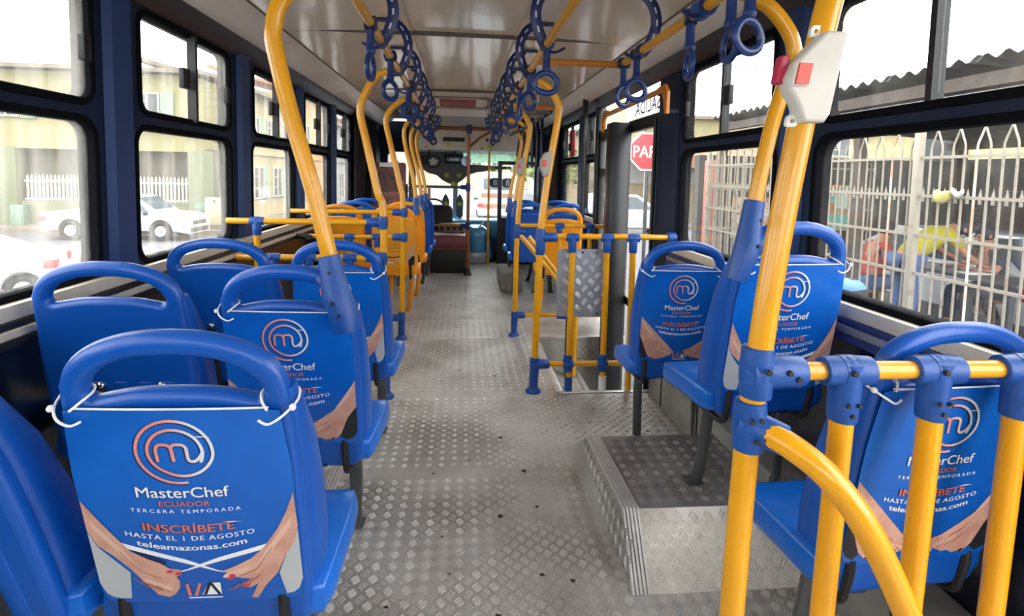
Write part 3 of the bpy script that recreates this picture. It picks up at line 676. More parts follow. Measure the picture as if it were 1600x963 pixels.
# --- free poles rising from seats
def sleeve(root, pts, rr, bl=None):
    MB().tube(pts, rr, 14, smooth=4).build('sleeve', BLUED, root)
p1 = thing('stanchion_pole', 'tall bowed yellow pole rising from the second left aisle seat', 'pole', (-0.346, 1.477, 0.923))
MB().tube([(-0.318, 1.496, 0.904), (-0.349, 1.477, 1.026), (-0.389, 1.477, 1.196), (-0.445, 1.477, 1.395), (-0.482, 1.477, 1.556), (-0.486, 1.477, 1.615), (-0.466, 1.485, 1.690), (-.405, 1.54, 1.765), (-.352, 1.62, 1.80)], .0215, 14, smooth=5).build('tube', YEL, p1)
MB().tube([(-0.297, 1.454, 0.829), (-0.309, 1.454, 0.885), (-0.329, 1.459, 0.932), (-0.342, 1.473, 0.984), (-0.350, 1.477, 1.027)], [.034, .039, .037, .030, .029], 14).build('sleeve', BLUED, p1)
MB().tube([(-0.297, 1.468, 0.885), (-0.329, 1.463, 0.937), (-0.374, 1.487, 0.965)], [.02, .028, .020], 10).build('sleeve_shoulder', BLUED, p1)
bolts(p1, [(-0.342, 1.446, 0.984)], -Y_); bolts(p1, [(-0.329, 1.419, 0.909), (-0.312, 1.417, 0.878)], -Y_)
p2 = thing('stanchion_pole', 'bowed yellow pole rising from the raised platform seat on right', 'pole', (0.812, 1.480, 1.059))
MB().tube([(0.797, 1.480, 0.992), (0.814, 1.480, 1.059), (0.833, 1.480, 1.197), (0.868, 1.480, 1.401), (0.912, 1.480, 1.565), (0.924, 1.480, 1.608), (0.902, 1.480, 1.670), (.845, 1.495, 1.742), (.775, 1.55, 1.80)], .0205, 14, smooth=5).build('tube', YEL, p2)
MB().tube([(0.778, 1.461, 0.968), (0.795, 1.461, 1.021), (0.812, 1.466, 1.078), (0.821, 1.475, 1.135), (0.831, 1.480, 1.193)], [.028, .034, .036, .030, .028], 14).build('sleeve', BLUED, p2)
MB().tube([(0.807, 1.466, 1.030), (0.845, 1.466, 1.083), (0.888, 1.480, 1.112)], [.022, .030, .021], 10).build('sleeve_shoulder', BLUED, p2)
bolts(p2, [(0.835, 1.452, 1.140), (0.823, 1.432, 1.069), (0.804, 1.434, 1.045)], -Y_)
# --- left barriers (wheelchair bay)
def lbar(y, lab, rails, posts):
    b = thing('barrier', lab, 'barrier', (-.42, y, 0))
    for z in rails:
        MB().tube([(-1.24, y, z), (-.42, y, z)], .0165, 10).build('rail', YEL, b)
        tee(MB(), (-.425, y, z), [(-X, .085), (Z, .035), (-Z, .035)], .0255, .030).build('tee_joint', BLUED, b)
    for x, z0, z1 in posts:
        MB().tube([(x, y, z0), (x, y, z1)], .017, 10).build('post', YEL, b)
        tee(MB(), (x, y, z1), [(X, .036), (-X, .036), (-Z, .075)], .022, .026).build('tee_joint', BLUED, b)
        if z0 > .3: tee(MB(), (x, y, z0), [(Z, .06), (X, .05)], .022, .028).build('elbow_joint', BLUED, b)
    return b
b1 = lbar(3.0, 'near yellow barrier rails with blue joints across the left side', (.98, .785), [(-1.085, .66, .98), (-1.0, 0, .785), (-.815, 0, .785), (-.60, 0, .785)])
MB().tube([(-.424, 3, .10), (-.420, 3, .98), (-.454, 3, 1.147), (-.515, 3, 1.42), (-.546, 3, 1.572), (-.522, 3, 1.663), (-.456, 3, 1.767), (-.36, 3, 1.80)], .0205, 12, smooth=5).build('bowed_post', YEL, b1)
MB().tube([(-.406, 3, .01), (-.408, 3, .19)], .0255, 12).build('foot_sleeve', BLUED, b1); flange(MB(), -.404, 3.0).build('foot', BLUED, b1)
b2 = lbar(4.09, 'far yellow barrier rails with blue joints before the orange seats at left', (.96, .775), [(-1.04, .80, .96), (-1.0, 0, .775), (-.62, 0, .775), (-.82, 0, .775)])
MB().tube([(-.437, 4.09, .10), (-.432, 4.09, .97), (-.456, 4.09, 1.16), (-.527, 4.09, 1.463), (-.56, 4.09, 1.625), (-.529, 4.09, 1.709), (-.446, 4.09, 1.777), (-.36, 4.09, 1.80)], .0205, 12, smooth=5).build('bowed_post', YEL, b2)
MB().tube([(-.438, 4.09, .01), (-.438, 4.09, .21)], .0255, 12).build('foot_sleeve', BLUED, b2); flange(MB(), -.438, 4.09).build('foot', BLUED, b2)
MB().tube([(-.9, 4.09, .165), (-.44, 4.09, .165)], .0165, 10).build('rail', YEL, b2); tee(MB(), (-.438, 4.09, .165), [(-X, .08), (-Z, .05)], .0255, .03).build('elbow_joint', BLUED, b2)
MB().tube([(-1.24, 4.09, .775), (-1.10, 4.05, .775), (-1.08, 3.95, .785)], .02, 8, smooth=3).build('wall_clip', BLK, b2)
def farpole(sg, y, lab, xs, zb):
    p = thing('stanchion_pole', lab, 'pole', (xs, y, zb))
    b_ = sg*.115
    MB().tube([(xs, y, zb), (xs+b_*.2, y, zb+.19), (xs+b_*.8, y, zb+.47), (xs+b_, y, zb+.62), (xs+b_*.82, y, zb+.71), (xs+b_*.2, y, zb+.79), (sg*.36, y, 1.80)], .020, 10, smooth=4).build('tube', YEL, p)
    MB().tube([(xs-sg*.02, y-.02, zb-.14), (xs, y-.012, zb-.06), (xs, y, zb+.02)], [.032, .034, .027], 10, smooth=3).build('sleeve', BLUED, p)
farpole(-1, 5.24, 'bowed yellow pole at the second orange seat on the left', -.435, 1.0)
farpole(-1, 5.86, 'bowed yellow pole at the far blue aisle seat on the left', -.43, 1.0)
farpole(-1, 6.40, 'farthest bowed pole in the left row', -.42, 1.0)
farpole(1, 5.36, 'bowed yellow pole at the far blue aisle seat beyond the door', .53, .98)
farpole(1, 6.02, 'farthest bowed pole on the right', .53, .98)
# --- right door barriers
d1 = thing('door_barrier', 'yellow door barrier with checker plate panel next to the step well', 'barrier', (.43, 3.05, 0))
MB().tube([(.430, 3.05, .08), (.451, 3.05, .908), (.468, 3.05, 1.13), (.501, 3.05, 1.38), (.534, 3.05, 1.60), (.528, 3.05, 1.66), (.484, 3.05, 1.735), (.40, 3.05, 1.785), (.345, 3.05, 1.80)], .0205, 12, smooth=5).build('bowed_post', YEL, d1)
MB().tube([(.45, 3.05, .912), (1.22, 3.05, .912)], .0165, 10).build('rail', YEL, d1); MB().tube([(.44, 3.05, .165), (1.22, 3.05, .165)], .0165, 10).build('lower_rail', YEL, d1)
tee(MB(), (.450, 3.05, .905), [(Z, .05), (-Z, .10), (X, .095)], .0265, .032).build('tee_joint', BLUED, d1)
tee(MB(), (.434, 3.05, .165), [(Z, .04), (-Z, .06), (X, .085)], .0265, .031).build('tee_joint', BLUED, d1)
MB().tube([(.430, 3.05, .01), (.432, 3.05, .13)], .0265, 12).build('foot_sleeve', BLUED, d1); flange(MB(), .430, 3.05).build('foot', BLUED, d1)
for x in (.635, .838, .992):
    MB().tube([(x, 3.05, .0), (x, 3.05, .905)], .0175, 10).build('post', YEL, d1)
    tee(MB(), (x, 3.05, .905), [(X, .036), (-X, .036), (-Z, .085)], .023, .028).build('tee_joint', BLUED, d1)
    if x < .95: tee(MB(), (x-.005, 3.05, .165), [(Z, .055), (-Z, .045), (X, .03), (-X, .03)], .025, .027).build('cross_joint', BLUED, d1)
    if x < .95: MB().cyl((x, 3.05, 0), (x, 3.05, .09), .023).build('foot_sleeve', BLUED if x < .7 else WHT, d1)
tee(MB(), (1.225, 3.05, .912), [(-X, .03)], .03, .034).build('wall_socket', BLUED, d1)
pn = MB().plate(rrect(.555, .437, .862, .835, .03), t=.004, bev=.0015, fn=lambda a, b, c: (a, 3.083+c, b)).build('checker_panel', M('panel_aluminium', '#a6abb4', .4, metal=.4, var=.12), d1)
tread(.565, .852, .447, .825, lambda a, b, c: (a, 3.0808-c, b), 3, pitch=.078, ln=.048, wd=.009, h=.003).build('panel_tread', M('panel_tread_aluminium', '#c9ced6', .35, metal=.4), pn, kind='stuff')
bolts(d1, [(.645+.06, 3.079, .815), (.79, 3.079, .815), (.645, 3.079, .455), (.80, 3.079, .455)], -Y_, .007)
d2 = thing('door_barrier', 'yellow barrier with sloping handrail on the far side of step well', 'barrier', (.42, 4.155, 0))
MB().tube([(.423, 4.155, .08), (.430, 4.155, .806), (.448, 4.155, 1.1), (.476, 4.155, 1.373), (.510, 4.155, 1.60), (.49, 4.155, 1.67), (.443, 4.155, 1.73), (.345, 4.155, 1.80)], .0195, 12, smooth=5).build('bowed_post', YEL, d2)
MB().tube([(.43, 4.155, .165), (1.2, 4.155, .165)], .016, 10).build('lower_rail', YEL, d2); MB().tube([(.43, 4.155, .87), (1.2, 4.155, .87)], .016, 10).build('rail', YEL, d2)
MB().tube([(.435, 4.155, .80), (.47, 4.15, .775), (.62, 4.14, .60), (.765, 4.13, .43), (.80, 4.13, .37), (.805, 4.13, .17)], .018, 10, smooth=5).build('sloping_handrail', YEL, d2)
MB().tube([(.50, 3.98, .80), (.66, 3.97, .60), (.80, 3.96, .42), (.86, 3.96, .34), (.862, 3.96, -.25)], .018, 10, smooth=5).build('step_handrail', YEL, d2)
tee(MB(), (.431, 4.155, .82), [(Z, .06), (-Z, .05), (X, .06)], .0255, .031).build('tee_joint', BLUED, d2)
tee(MB(), (.425, 4.155, .165), [(Z, .03), (-Z, .05), (X, .08)], .0255, .030).build('tee_joint', BLUED, d2)
tee(MB(), (.805, 4.13, .165), [(Z, .07), (X, .05), (-X, .05)], .0245, .029).build('tee_joint', BLUED, d2)
for x in (.76, 1.0): tee(MB(), (x, 4.155, .87), [(X, .036), (-X, .036), (-Z, .085)], .022, .027).build('tee_joint', BLUED, d2); MB().tube([(x, 4.155, .4), (x, 4.155, .86)], .016, 8).build('post', YEL, d2)
MB().tube([(.422, 4.155, .01), (.423, 4.155, .12)], .0255, 12).build('foot_sleeve', BLUED, d2); flange(MB(), .422, 4.155).build('foot', BLUED, d2)
for (x, y, lab) in ((.455, 3.05, 'grey stop button box on the bowed post of the near door barrier'), (.43, 4.155, 'grey stop button box on the bowed post of the far door barrier')):
    bxx = thing('stop_request_box', lab, 'button box', (x, y, 1.33))
    MB().plate([(0, -.07), (.03, -.06), (.045, .05), (.035, .075), (.0, .06), (-.02, .02), (-.02, -.03)], t=.05, bev=.008, fn=lambda a, b, c: (x+a, y-.015+c, 1.32+b)).build('housing', M('grey_box', '#a9a59c', .5), bxx)
    MB().plate(rect(-.012, -.015, .010, .02), t=.012, bev=.002, fn=lambda a, b, c: (x+a, y-.045+c, 1.32+b)).build('red_button', MATS['red_button'], bxx)
# ================================================================== overhead rails, hangers, ring handles
SLOTP = M('slot_pale', '#c9ccd6', .5, var=0)
def hanger(root, x, y, s, zr_=1.80):
    """C-shaped perforated band from the rail to the ceiling, bulging to side s"""
    ctr = [(x, 0, zr_-.012), (x+s*.030, 0, zr_+.03), (x+s*.052, 0, zr_+.10), (x+s*.045, 0, zr_+.165), (x+s*.010, 0, zr_+.222), (x-s*.045, 0, zr_+.254)]
    pts = [p+V((0, y, 0)) for p in spline(ctr, 5)]
    pts = [p+V((0, -.02*sin(i/len(pts)*pi), 0)) for i, p in enumerate(pts)]
    b = MB().tube(pts, [(.009, .024)]*len(pts), 10, flat=(0, 1, 0)).build('hanger', BLUEK, root)
    for i in range(3, len(pts)-2, 4):
        d = (pts[i+1]-pts[i-1]).normalized(); n_ = V((0, 1, 0)).cross(d).normalized()
        MB().add([pts[i]+d*p*.013+n_*q*.0035+Y_*h_ for h_ in (-.0098, .0098) for p, q in ((-1, -1), (1, -1), (1, 1), (-1, 1))], [(0, 1, 2, 3), (7, 6, 5, 4), (0, 4, 5, 1), (1, 5, 6, 2), (2, 6, 7, 3), (3, 7, 4, 0)]).build('slot', SLOTP, b)
    MB().cbox((min(x-s*.13, x+s*.0), y-.022, 2.050), (max(x-s*.13, x+s*.0), y+.022, 2.062), .003).build('ceiling_plate', BLUEK, b)
    MB().tube([(x-s*.06, y, zr_+.252), (x-s*.06, y, 2.055)], .012, 8).build('hanger_stud', BLUEK, b)
    MB().cyl((x, y-.022, zr_), (x, y+.022, zr_), .030, n=12).build('hanger_collar', BLUEK, b)
    MB().tube([(x-s*.004, y, zr_-.028), (x-s*.04, y, zr_-.030), (x-s*.075, y, zr_-.012)], [(.014, .006)]*9, 8, smooth=4, flat=(0, 1, 0)).build('hanger_hook', BLUEK, b)
rails = [('left', -.345, 1.4, 7.1, 1, [2.36+.64*k for k in range(8)]), ('inner right', .345, 1.55, 7.1, -1, [2.30+.635*k for k in range(8)]), ('outer right', .765, 1.0, 2.64, 1, [1.72, 2.34])]
for nm, x, y0, y1, s, hy in rails:
    r = thing('overhead_rail', 'yellow %s overhead grab rail hung from curved perforated blue hangers' % nm, 'rail', (x, y0, 1.80))
    MB().tube([(x, y0, 1.80), (x, y1, 1.80)], .0175, 12).build('tube', YEL, r)
    for y in hy: hanger(r, x, y, s)
    if nm == 'left': MB().tube([(x, y0, 1.80), (x-.1, y0-.15, 1.80)], .0175, 10).build('rail_end', YEL, r)
cp = MB().tube([(.36, 2.64, 1.80), (.765, 2.64, 1.80)], .0165, 10).build('cross_pipe', YELO)
props(cp, 'orange yellow cross pipe joining the inner and outer right overhead rails', 'pipe')
cp = MB().tube([(.36, 4.30, 1.79), (.74, 4.30, 1.785)], .0165, 10).build('cross_pipe', YELO)
props(cp, 'farther orange cross pipe running from the inner right rail towards the door', 'pipe')
HANB = M('handle_blue_plastic', '#0a2e6c', .35, var=.1)
def make_handle():
    h = thing('ring_handle', 'x', 'handle')
    MB().cyl((0, -.019, 0), (0, .019, 0), .0275, n=12).build('collar', M('collar_dark', '#14213f', .4), h)
    MB().tube([(0, 0, -.018), (0, 0, -.05), (0, 0, -.088), (0, 0, -.098), (0, 0, -.112)], [.0145, .0150, .0155, .020, .016], 10).build('stem', HANB, h)
    ring = [(.052*cos(a)*(1.0-.12*sin(a)), 0, -.158+.043*sin(a)) for a in [2*pi*k/20 for k in range(20)]]
    MB().tube(ring, [(.0095, .013)]*20, 10, closed=True, flat=(0, 1, 0)).build('ring', HANB, h)
    return h
HP = make_handle(); used = 0
HS = [('left', -.345, [2.10, 2.66, 3.5, 3.62, 4.3, 4.75, 5.4, 5.9, 6.5], [85, 60, 40, 65, 50, 75, 45, 60, 50]), ('inner right', .345, [2.30, 2.86, 3.35, 3.95, 4.45, 5.1, 5.7, 6.3], [12, 48, 72, 30, 55, 70, 35, 60]), ('outer right', .765, [1.44, 1.545, 1.83, 2.40, 2.60], [25, 84, 80, 20, 40])]
for nm, x, ys, az in HS:
    for k, (y, a) in enumerate(zip(ys, az)):
        lab = 'blue ring handle hanging from the %s overhead rail, %s from the rear' % (nm, ORD[k])
        o = HP if not used else dup(HP, (x, y, 1.80))
        o.location = (x, y, 1.80); o.rotation_euler = (0, 0, R_(a)); o['label'] = lab; o['group'] = 'blue hanging ring handles'; used = 1
# collar sleeve on the outer rail
cl = MB().tube([(.765, 1.76, 1.80), (.765, 1.70, 1.80)], [.034, .032], 14).build('rail_clamp', BLUED); props(cl, 'thick blue clamp sleeve on the outer right overhead rail', 'clamp')
# ================================================================== door on the right
DFR = M('door_black_frame', '#1b1c1f', .35, var=.15)
def leaf(n, y0, y1, rails_):
    f = lambda a, b, c: (1.262+c, a, b)
    hs = []; zs = [-.52]+rails_+[1.62]
    for z0, z1 in zip(zs, zs[1:]): hs.append(rrect(y0+.06, z0+.03, y1-.06, z1-.03, .02, 4))
    d = MB().plate(rect(y0, -.56, y1, 1.66), hs, .05, .006, f).build('door_%d' % n, DFR, kind='structure')
    for z0, z1 in zip(zs, zs[1:]): MB().plate(rect(y0+.05, z0+.02, y1-.05, z1-.02), t=.005, fn=f).build('pane', GL_R, d)
    for y in (y0+.02, y1-.02): MB().tube([(1.228, y, -.5), (1.228, y, 1.64)], .012, 8).build('edge_rubber', BLK, d)
leaf(1, 3.40, 4.16, [.33]); leaf(2, 4.17, 4.90, [.33, 1.30])
trim(MB().cbox((1.238, 3.07, -.6), (1.29, 3.40, 1.93), .012), NAVY)
trim(MB().cbox((1.085, 3.93, -.565), (1.225, 4.09, 1.66), .015), DFR)
trim(MB().cbox((1.11, 5.02, 0), (1.155, 5.07, 1.99), .008), DFR)
trim(MB().cbox((.80, 3.97, -.26), (.845, 4.02, .50), .008), DFR)
trim(MB().cbox((1.22, 4.90, -.6), (1.30, 5.0, 1.98), .015), DFR)
trim(MB().cbox((1.232, 3.36, 1.652), (1.30, 4.92, 1.674), .008), DFR)
SIGNP = M('sign_panel_pale', '#e4e8e6', .35, var=.04)
SIGNP.node_tree.nodes['Principled BSDF'].inputs['Transmission Weight'].default_value = .85; SIGNP.node_tree.nodes['Principled BSDF'].inputs['Roughness'].default_value = .75; SIGNP.node_tree.nodes['Principled BSDF'].inputs['IOR'].default_value = 1.05
sg = thing('exit_sign', 'pale translucent exit panel above the door, lettering seen reversed', 'sign', (1.262, 3.8, 1.74))
MB().plate(rrect(3.36, 1.672, 4.16, 1.905, .02, 4), t=.006, fn=lambda a, b, c: (1.262+c, a, b)).build('panel', SIGNP, sg)
MB().text('SALIDA', .092, lambda a, b, c: (1.2575-c, 3.68+a, 1.705+b), .012, 1.05, .50).build('lettering', M('sign_letter_navy', '#232a62', .4, var=0), sg, flat=True)
hb = thing('door_grab_bar', 'orange grab bar with pierced end brackets in front of exit sign', 'grab bar', (1.15, 3.7, 1.74))
MB().tube([(1.15, 4.42, 1.752), (1.15, 3.08, 1.765)], .017, 10).build('tube', YELO, hb)
for y, s_ in ((4.40, 1), (3.06, -1)):
    q = [(0, .025), (s_*-.10, .02), (s_*-.14, .0), (s_*-.05, -.012), (s_*-.005, -.06), (s_*.012, -.145), (s_*.045, -.145), (s_*.045, -.02)]
    MB().plate(q, [ell(s_*-.005, -.015+.0, .022, .010, 8, s_*-.7)], .022, .003, lambda a, b, c: (1.15+c, y+a, 1.765+b)).build('bracket', YELO, hb)
    MB().box((1.15, y+s_*.02-.012, 1.625), (1.26, y+s_*.02+.012, 1.645)).build('bracket_arm', NAVY, hb)
for (y, z) in ((5.98, 1.62),):
    eh = thing('hammer_case', 'dark red emergency hammer case on the pillar beyond the door', 'hammer case', (1.22, y, z)); MB().cbox((1.19, y-.05, z-.14), (1.235, y+.05, z+.14), .01).build('case', M('dark_red_plastic', '#8c1f2b', .4), eh); MB().cbox((1.17, y-.03, z-.08), (1.195, y+.03, z), .005).build('handle', BLK, eh)
# ================================================================== front of the bus
HDR = M('header_beige', '#efe1ca', .45, var=.08)
h1 = MB().add([(-.66, 7.1, 2.05), (.98, 7.1, 2.05), (.98, 7.62, 1.86), (-.66, 7.62, 1.86), (.98, 7.68, 1.60), (-.66, 7.68, 1.60), (-.66, 8.5, 1.58), (.98, 8.5, 1.58), (-.66, 8.5, 2.03), (.98, 8.5, 2.03)],
              [(0, 1, 2, 3), (3, 2, 4, 5), (5, 4, 7, 6), (6, 7, 9, 8), (0, 3, 5, 6, 8), (1, 9, 7, 4, 2), (0, 8, 9, 1)]).build('front_header', HDR)
props(h1, 'beige header panel over the windshield with display and controls', 'panel')
hf = lambda a, b, c: (a, 7.655-(b-1.60)*.23-.012-c, b)
MB().plate(rect(-.27, 1.705, .03, 1.76), t=.02, fn=hf).build('display', BLK, h1)
for x in (-.46, -.39, .34, .41): MB().cyl(hf(x, 1.735, 0), hf(x, 1.735, .03), .022, n=8).build('knob', BLK, h1)
for x in (-.19, .38): MB().cyl(hf(x, 1.655, 0), hf(x, 1.655, .02), .034, n=12).build('yellow_disc', M('yellow_disc', '#c7c93c', .5), h1)
for x in (-.50, .27): MB().cyl(hf(x, 1.62, 0), hf(x, 1.62, .015), .014, n=8).build('screw_cap', BRN, h1)
MB().cbox((-.66, 7.64, 1.585), (.98, 7.70, 1.602), .003).build('edge_strip', WHT, h1)
hatch = thing('ceiling_hatch', 'ceiling hatch with red label near the front of the bus', 'hatch', (-.06, 6.2, 2.06))
HB = M('hatch_beige', '#e2d4bd', .4, var=.06)
hs_ = lambda a, b, c: V((a, 5.45+.75*b, 2.055-.155*b)) + V((0, -.155, -.75)).normalized()*c
MB().add([hs_(-.46, 0, 0), hs_(.38, 0, 0), hs_(.34, 1, 0), hs_(-.42, 1, 0), (-.46, 5.45, 2.08), (.38, 5.45, 2.08), (.34, 6.3, 2.08), (-.42, 6.3, 2.08)], [(0, 1, 2, 3), (0, 4, 5, 1), (1, 5, 6, 2), (2, 6, 7, 3), (3, 7, 4, 0), (4, 7, 6, 5)]).build('housing', HB, hatch)
MB().plate(rrect(-.37, .15, .29, .62, .10), [rrect(-.33, .20, .25, .57, .08)], .02, .004, lambda a, b, c: hs_(a, b, c+.004)).build('rim', M('hatch_grey', '#8e867b', .5), hatch)
MB().plate(rect(-.24, .27, .13, .53), t=.008, fn=lambda a, b, c: hs_(a, b, c+.006)).build('red_label', M('label_red', '#a3372f', .5), hatch)
MB().text('SALIDA DE EMERGENCIA', .10, lambda a, b, c: hs_(-.055+a, .45-b, .0115), .0, 1, .33).build('label_lettering', M('label_pink', '#c98a80', .5, var=0), hatch, flat=True)
MB().plate([(.34*cos(R_(180+9*k))-.04, 6.85-.22*sin(R_(9*k))+.2) for k in range(21)], t=.02, fn=lambda a, b, c: (a, b, 2.035+c)).build('hatch_scoop', M('scoop_brown', '#86664f', .5), hatch)
fc = MB().tube([(-.62, 7.3, 1.86), (.36, 7.3, 1.86)], .026, 10).build('front_cross_rail', BRN); props(fc, 'brown cross rail under the ceiling at the front header', 'rail')
fp = thing('front_pole', 'dark orange pole with black foot standing beside the driver area', 'pole', (.085, 6.74, 0))
MB().tube([(.085, 6.74, .02), (.075, 6.74, 1.80)], .020, 10).build('tube', BRN, fp); MB().cyl((.085, 6.74, 0), (.085, 6.74, .09), .055, .02).build('foot', BLK, fp); tee(MB(), (.075, 6.74, 1.83), [(-Z, .08), (Z, .03)], .032, .04).build('top_joint', BLUEK, fp)
MB().tube([(.075, 6.74, 1.58), (.22, 6.9, 1.72), (.34, 7.0, 1.79)], .016, 8).build('brace', BRN, fp)
for z, mt in ((1.095, DGREY), (.62, BRN)): MB().tube([(.08, 6.74, z), (-.56, 6.74, z)], .016, 8).build('side_rail', mt, fp); tee(MB(), (.075, 6.74, z), [(Z, .05), (-Z, .05), (-X, .09)], .027, .032).build('side_joint', BLUEK, fp)
MB().tube([(-.40, 6.74, .0), (-.40, 6.74, 1.09)], .018, 8).build('side_post', BRN, fp)
yp = MB().tube([(.375, 7.6, 0), (.372, 7.6, 1.60)], .016, 10).build('door_pole', YEL); props(yp, 'thin yellow pole standing by the front door', 'pole')
ec = thing('engine_cover', 'maroon padded engine cover on a black box beside the driver', 'engine cover', (-.22, 7.1, 0))
MB().cbox((-.50, 6.85, 0), (.06, 7.52, .30), .01).build('box', M('black_box_side', '#1a1b1d', .5), ec)
MB().rbox((-.22, 7.18, .40), (.285, .34, .10), .05, None, 6).build('padded_top', M('maroon_vinyl', '#7c3a3e', .35, bump=.1, bs=30), ec); MB().tube([(-.48, 6.86, .31), (.10, 6.86, .31)], .010, 8).build('edge_bar', BRN, ec)
ds = thing('driver_seat', 'dark driver seat with rounded black back behind the engine cover', 'seat', (-.35, 7.7, .0))
MB().rbox((-.36, 7.72, .62), (.24, .10, .20), .09, None, 6).build('backrest', M('black_cloth', '#222327', .7), ds); MB().rbox((-.36, 7.98, .44), (.24, .22, .07), .05, None, 5).build('cushion', MATS['black_cloth'], ds); MB().box((-.5, 7.8, 0), (-.22, 8.1, .38)).build('pedestal', BLK, ds)
cr_ = thing('cargo_tray', 'pale crate of papers lying on the maroon engine cover', 'tray', (-.1, 7.3, .50)); MB().cbox((-.30, 7.15, .50), (.06, 7.5, .59), .006).build('tray', M('tray_khaki', '#8d8468', .6), cr_)
for k in range(4): MB().cbox((-.28+k*.08, 7.148, .515), (-.22+k*.08, 7.152, .58), .001).build('tray_slot', BLK, cr_)
dbd = thing('dashboard', 'glossy blue dashboard below the windshield', 'dashboard', (.45, 8.2, 0))
TEAL = M('dashboard_blue', '#4a93c4', .2, var=.1, coat=.3)
MB().rbox((.40, 8.27, .42), (.72, .23, .17), .10, None, 6).build('top', TEAL, dbd); MB().rbox((.22, 8.0, .27), (.16, .36, .26), .10, lambda x, y, z: (x+.18*(.5-z), y, z), 6).build('console', TEAL, dbd)
MB().cbox((.08, 7.62, .0), (.40, 7.95, .16), .02).build('console_step', M('silver_trim', '#aab2ba', .3, metal=.3), dbd); MB().cbox((.40, 7.9, 0), (1.15, 8.45, .30), .02).build('base', M('navy_base', '#1d2c55', .5), dbd)
MB().tube([(.16, 7.7, .42), (.26, 7.7, .52), (.33, 7.7, .60)], .012, 8).build('lever', WHT, dbd)
MB().tube([(-.42+.19*cos(a), 8.22-.09*sin(a), .72+.16*sin(a)) for a in [2*pi*k/18 for k in range(18)]], .014, 8, closed=True).build('steering_wheel', BLK, dbd)
wsf = lambda a, b, c: (a, 8.72+.10*(b-.5)*-1+c, b)
ws = MB().plate(rect(-1.25, -.1, 1.25, 2.05), [rrect(-1.15, .50, -.13, 1.58, .08), rrect(-.07, .50, 1.15, 1.58, .08)], .06, .008, wsf).build('wall_front', NAVY, kind='structure')
MB().plate(rrect(-1.16, .49, -.12, 1.59, .08), t=.006, fn=wsf).build('windshield_pane', GL_F, ws); MB().plate(rrect(-.08, .49, 1.16, 1.59, .08), t=.006, fn=wsf).build('windshield_pane', GL_F, ws)
MB().cbox((-.135, 8.53, .48), (-.065, 8.58, 1.60), .008).build('centre_post', M('grey_post', '#8e9298', .45), ws)
MB().plate(rect(.0, 1.44, 1.10, 1.575), t=.006, fn=lambda a, b, c: (a, 8.57+c, b)).build('sun_strip', glass('green_tint_strip', (.55, .80, .74), .25), ws)
vl = [(-.75, 1.60), (-.75, 1.36), (-.66, 1.36), (-.52, 1.27), (-.38, 1.23), (-.30, 1.16), (-.20, 1.11), (-.10, 1.10), (.0, 1.16), (.08, 1.24), (.22, 1.29), (.36, 1.31), (.50, 1.34), (.75, 1.345), (.75, 1.385), (.06, 1.41), (.0, 1.60)]
va = MB().plate(vl, t=.012, bev=.003, fn=lambda a, b, c: (a, 8.36+c, b)).build('windshield_valance', M('valance_grey', '#6f6a64', .7, var=.1)); props(va, 'wavy grey valance with yellow discs hanging over the windshield', 'valance')
for x, z in ((-.235, 1.235), (-.045, 1.235), (-.135, 1.105), (.46, 1.345)): MB().cyl((x, 8.35, z), (x, 8.335, z), .036, n=12).build('yellow_disc', MATS['yellow_disc'], va)
for x, lab in ((-.245, 'left'), (-.03, 'right')):
    pe = MB().plate([(x-.05, .62), (x+.0, .56), (x+.05, .62), (x+.055, .85), (x+.02, .93), (x, .95), (x-.02, .93), (x-.055, .85)], t=.01, bev=.003, fn=lambda a, b, c: (a, 8.38+c, b)).build('pennant', M('pennant_grey', '#5d6263', .6)); props(pe, 'grey pennant with a yellow disc on the %s side of the windshield post' % lab, 'pennant')
    MB().cyl((x, 8.372, .80), (x, 8.36, .80), .036, n=12).build('yellow_disc', MATS['yellow_disc'], pe)
mi = thing('rear_view_mirror', 'dark rounded interior mirror under the front header', 'mirror', (-.10, 8.2, 1.5)); MB().rbox((-.12, 8.1, 1.47), (.145, .04, .085), .05, None, 6).build('housing', M('mirror_dark', '#2c363f', .15), mi); MB().cyl((.06, 8.05, 1.45), (.06, 8.02, 1.45), .075, n=16).build('round_mirror', M('mirror_face', '#4b565d', .1, metal=.6), mi); MB().tube([(-.12, 8.1, 1.54), (-.10, 8.12, 1.62)], .012, 8).build('stalk', BLK, mi)
fa = thing('cabin_fan', 'small black round fan mounted at the upper left of windshield', 'fan', (-.5, 8.1, 1.45)); MB().tube([(-.42+.10*cos(a), 8.05, 1.43+.085*sin(a)) for a in [2*pi*k/18 for k in range(18)]], .012, 8, closed=True).build('guard_ring', BLK, fa); MB().cyl((-.42, 8.06, 1.43), (-.42, 8.0, 1.43), .04, n=10).build('hub', WHT, fa); MB().rbox((-.55, 8.08, 1.45), (.07, .05, .07), .03, None, 4).build('motor', BLK, fa); MB().tube([(-.5, 8.08, 1.5), (-.48, 8.08, 1.6)], .012, 6).build('stalk', BLK, fa)
for k in range(5):
    a = 2*pi*k/5; MB().sheet([(0, 0), (.07*cos(a), .06*sin(a)), (.07*cos(a+.7), .06*sin(a+.7))], lambda p, q, c: (-.42+p, 8.04, 1.43+q)).build('blade', WHT, fa)
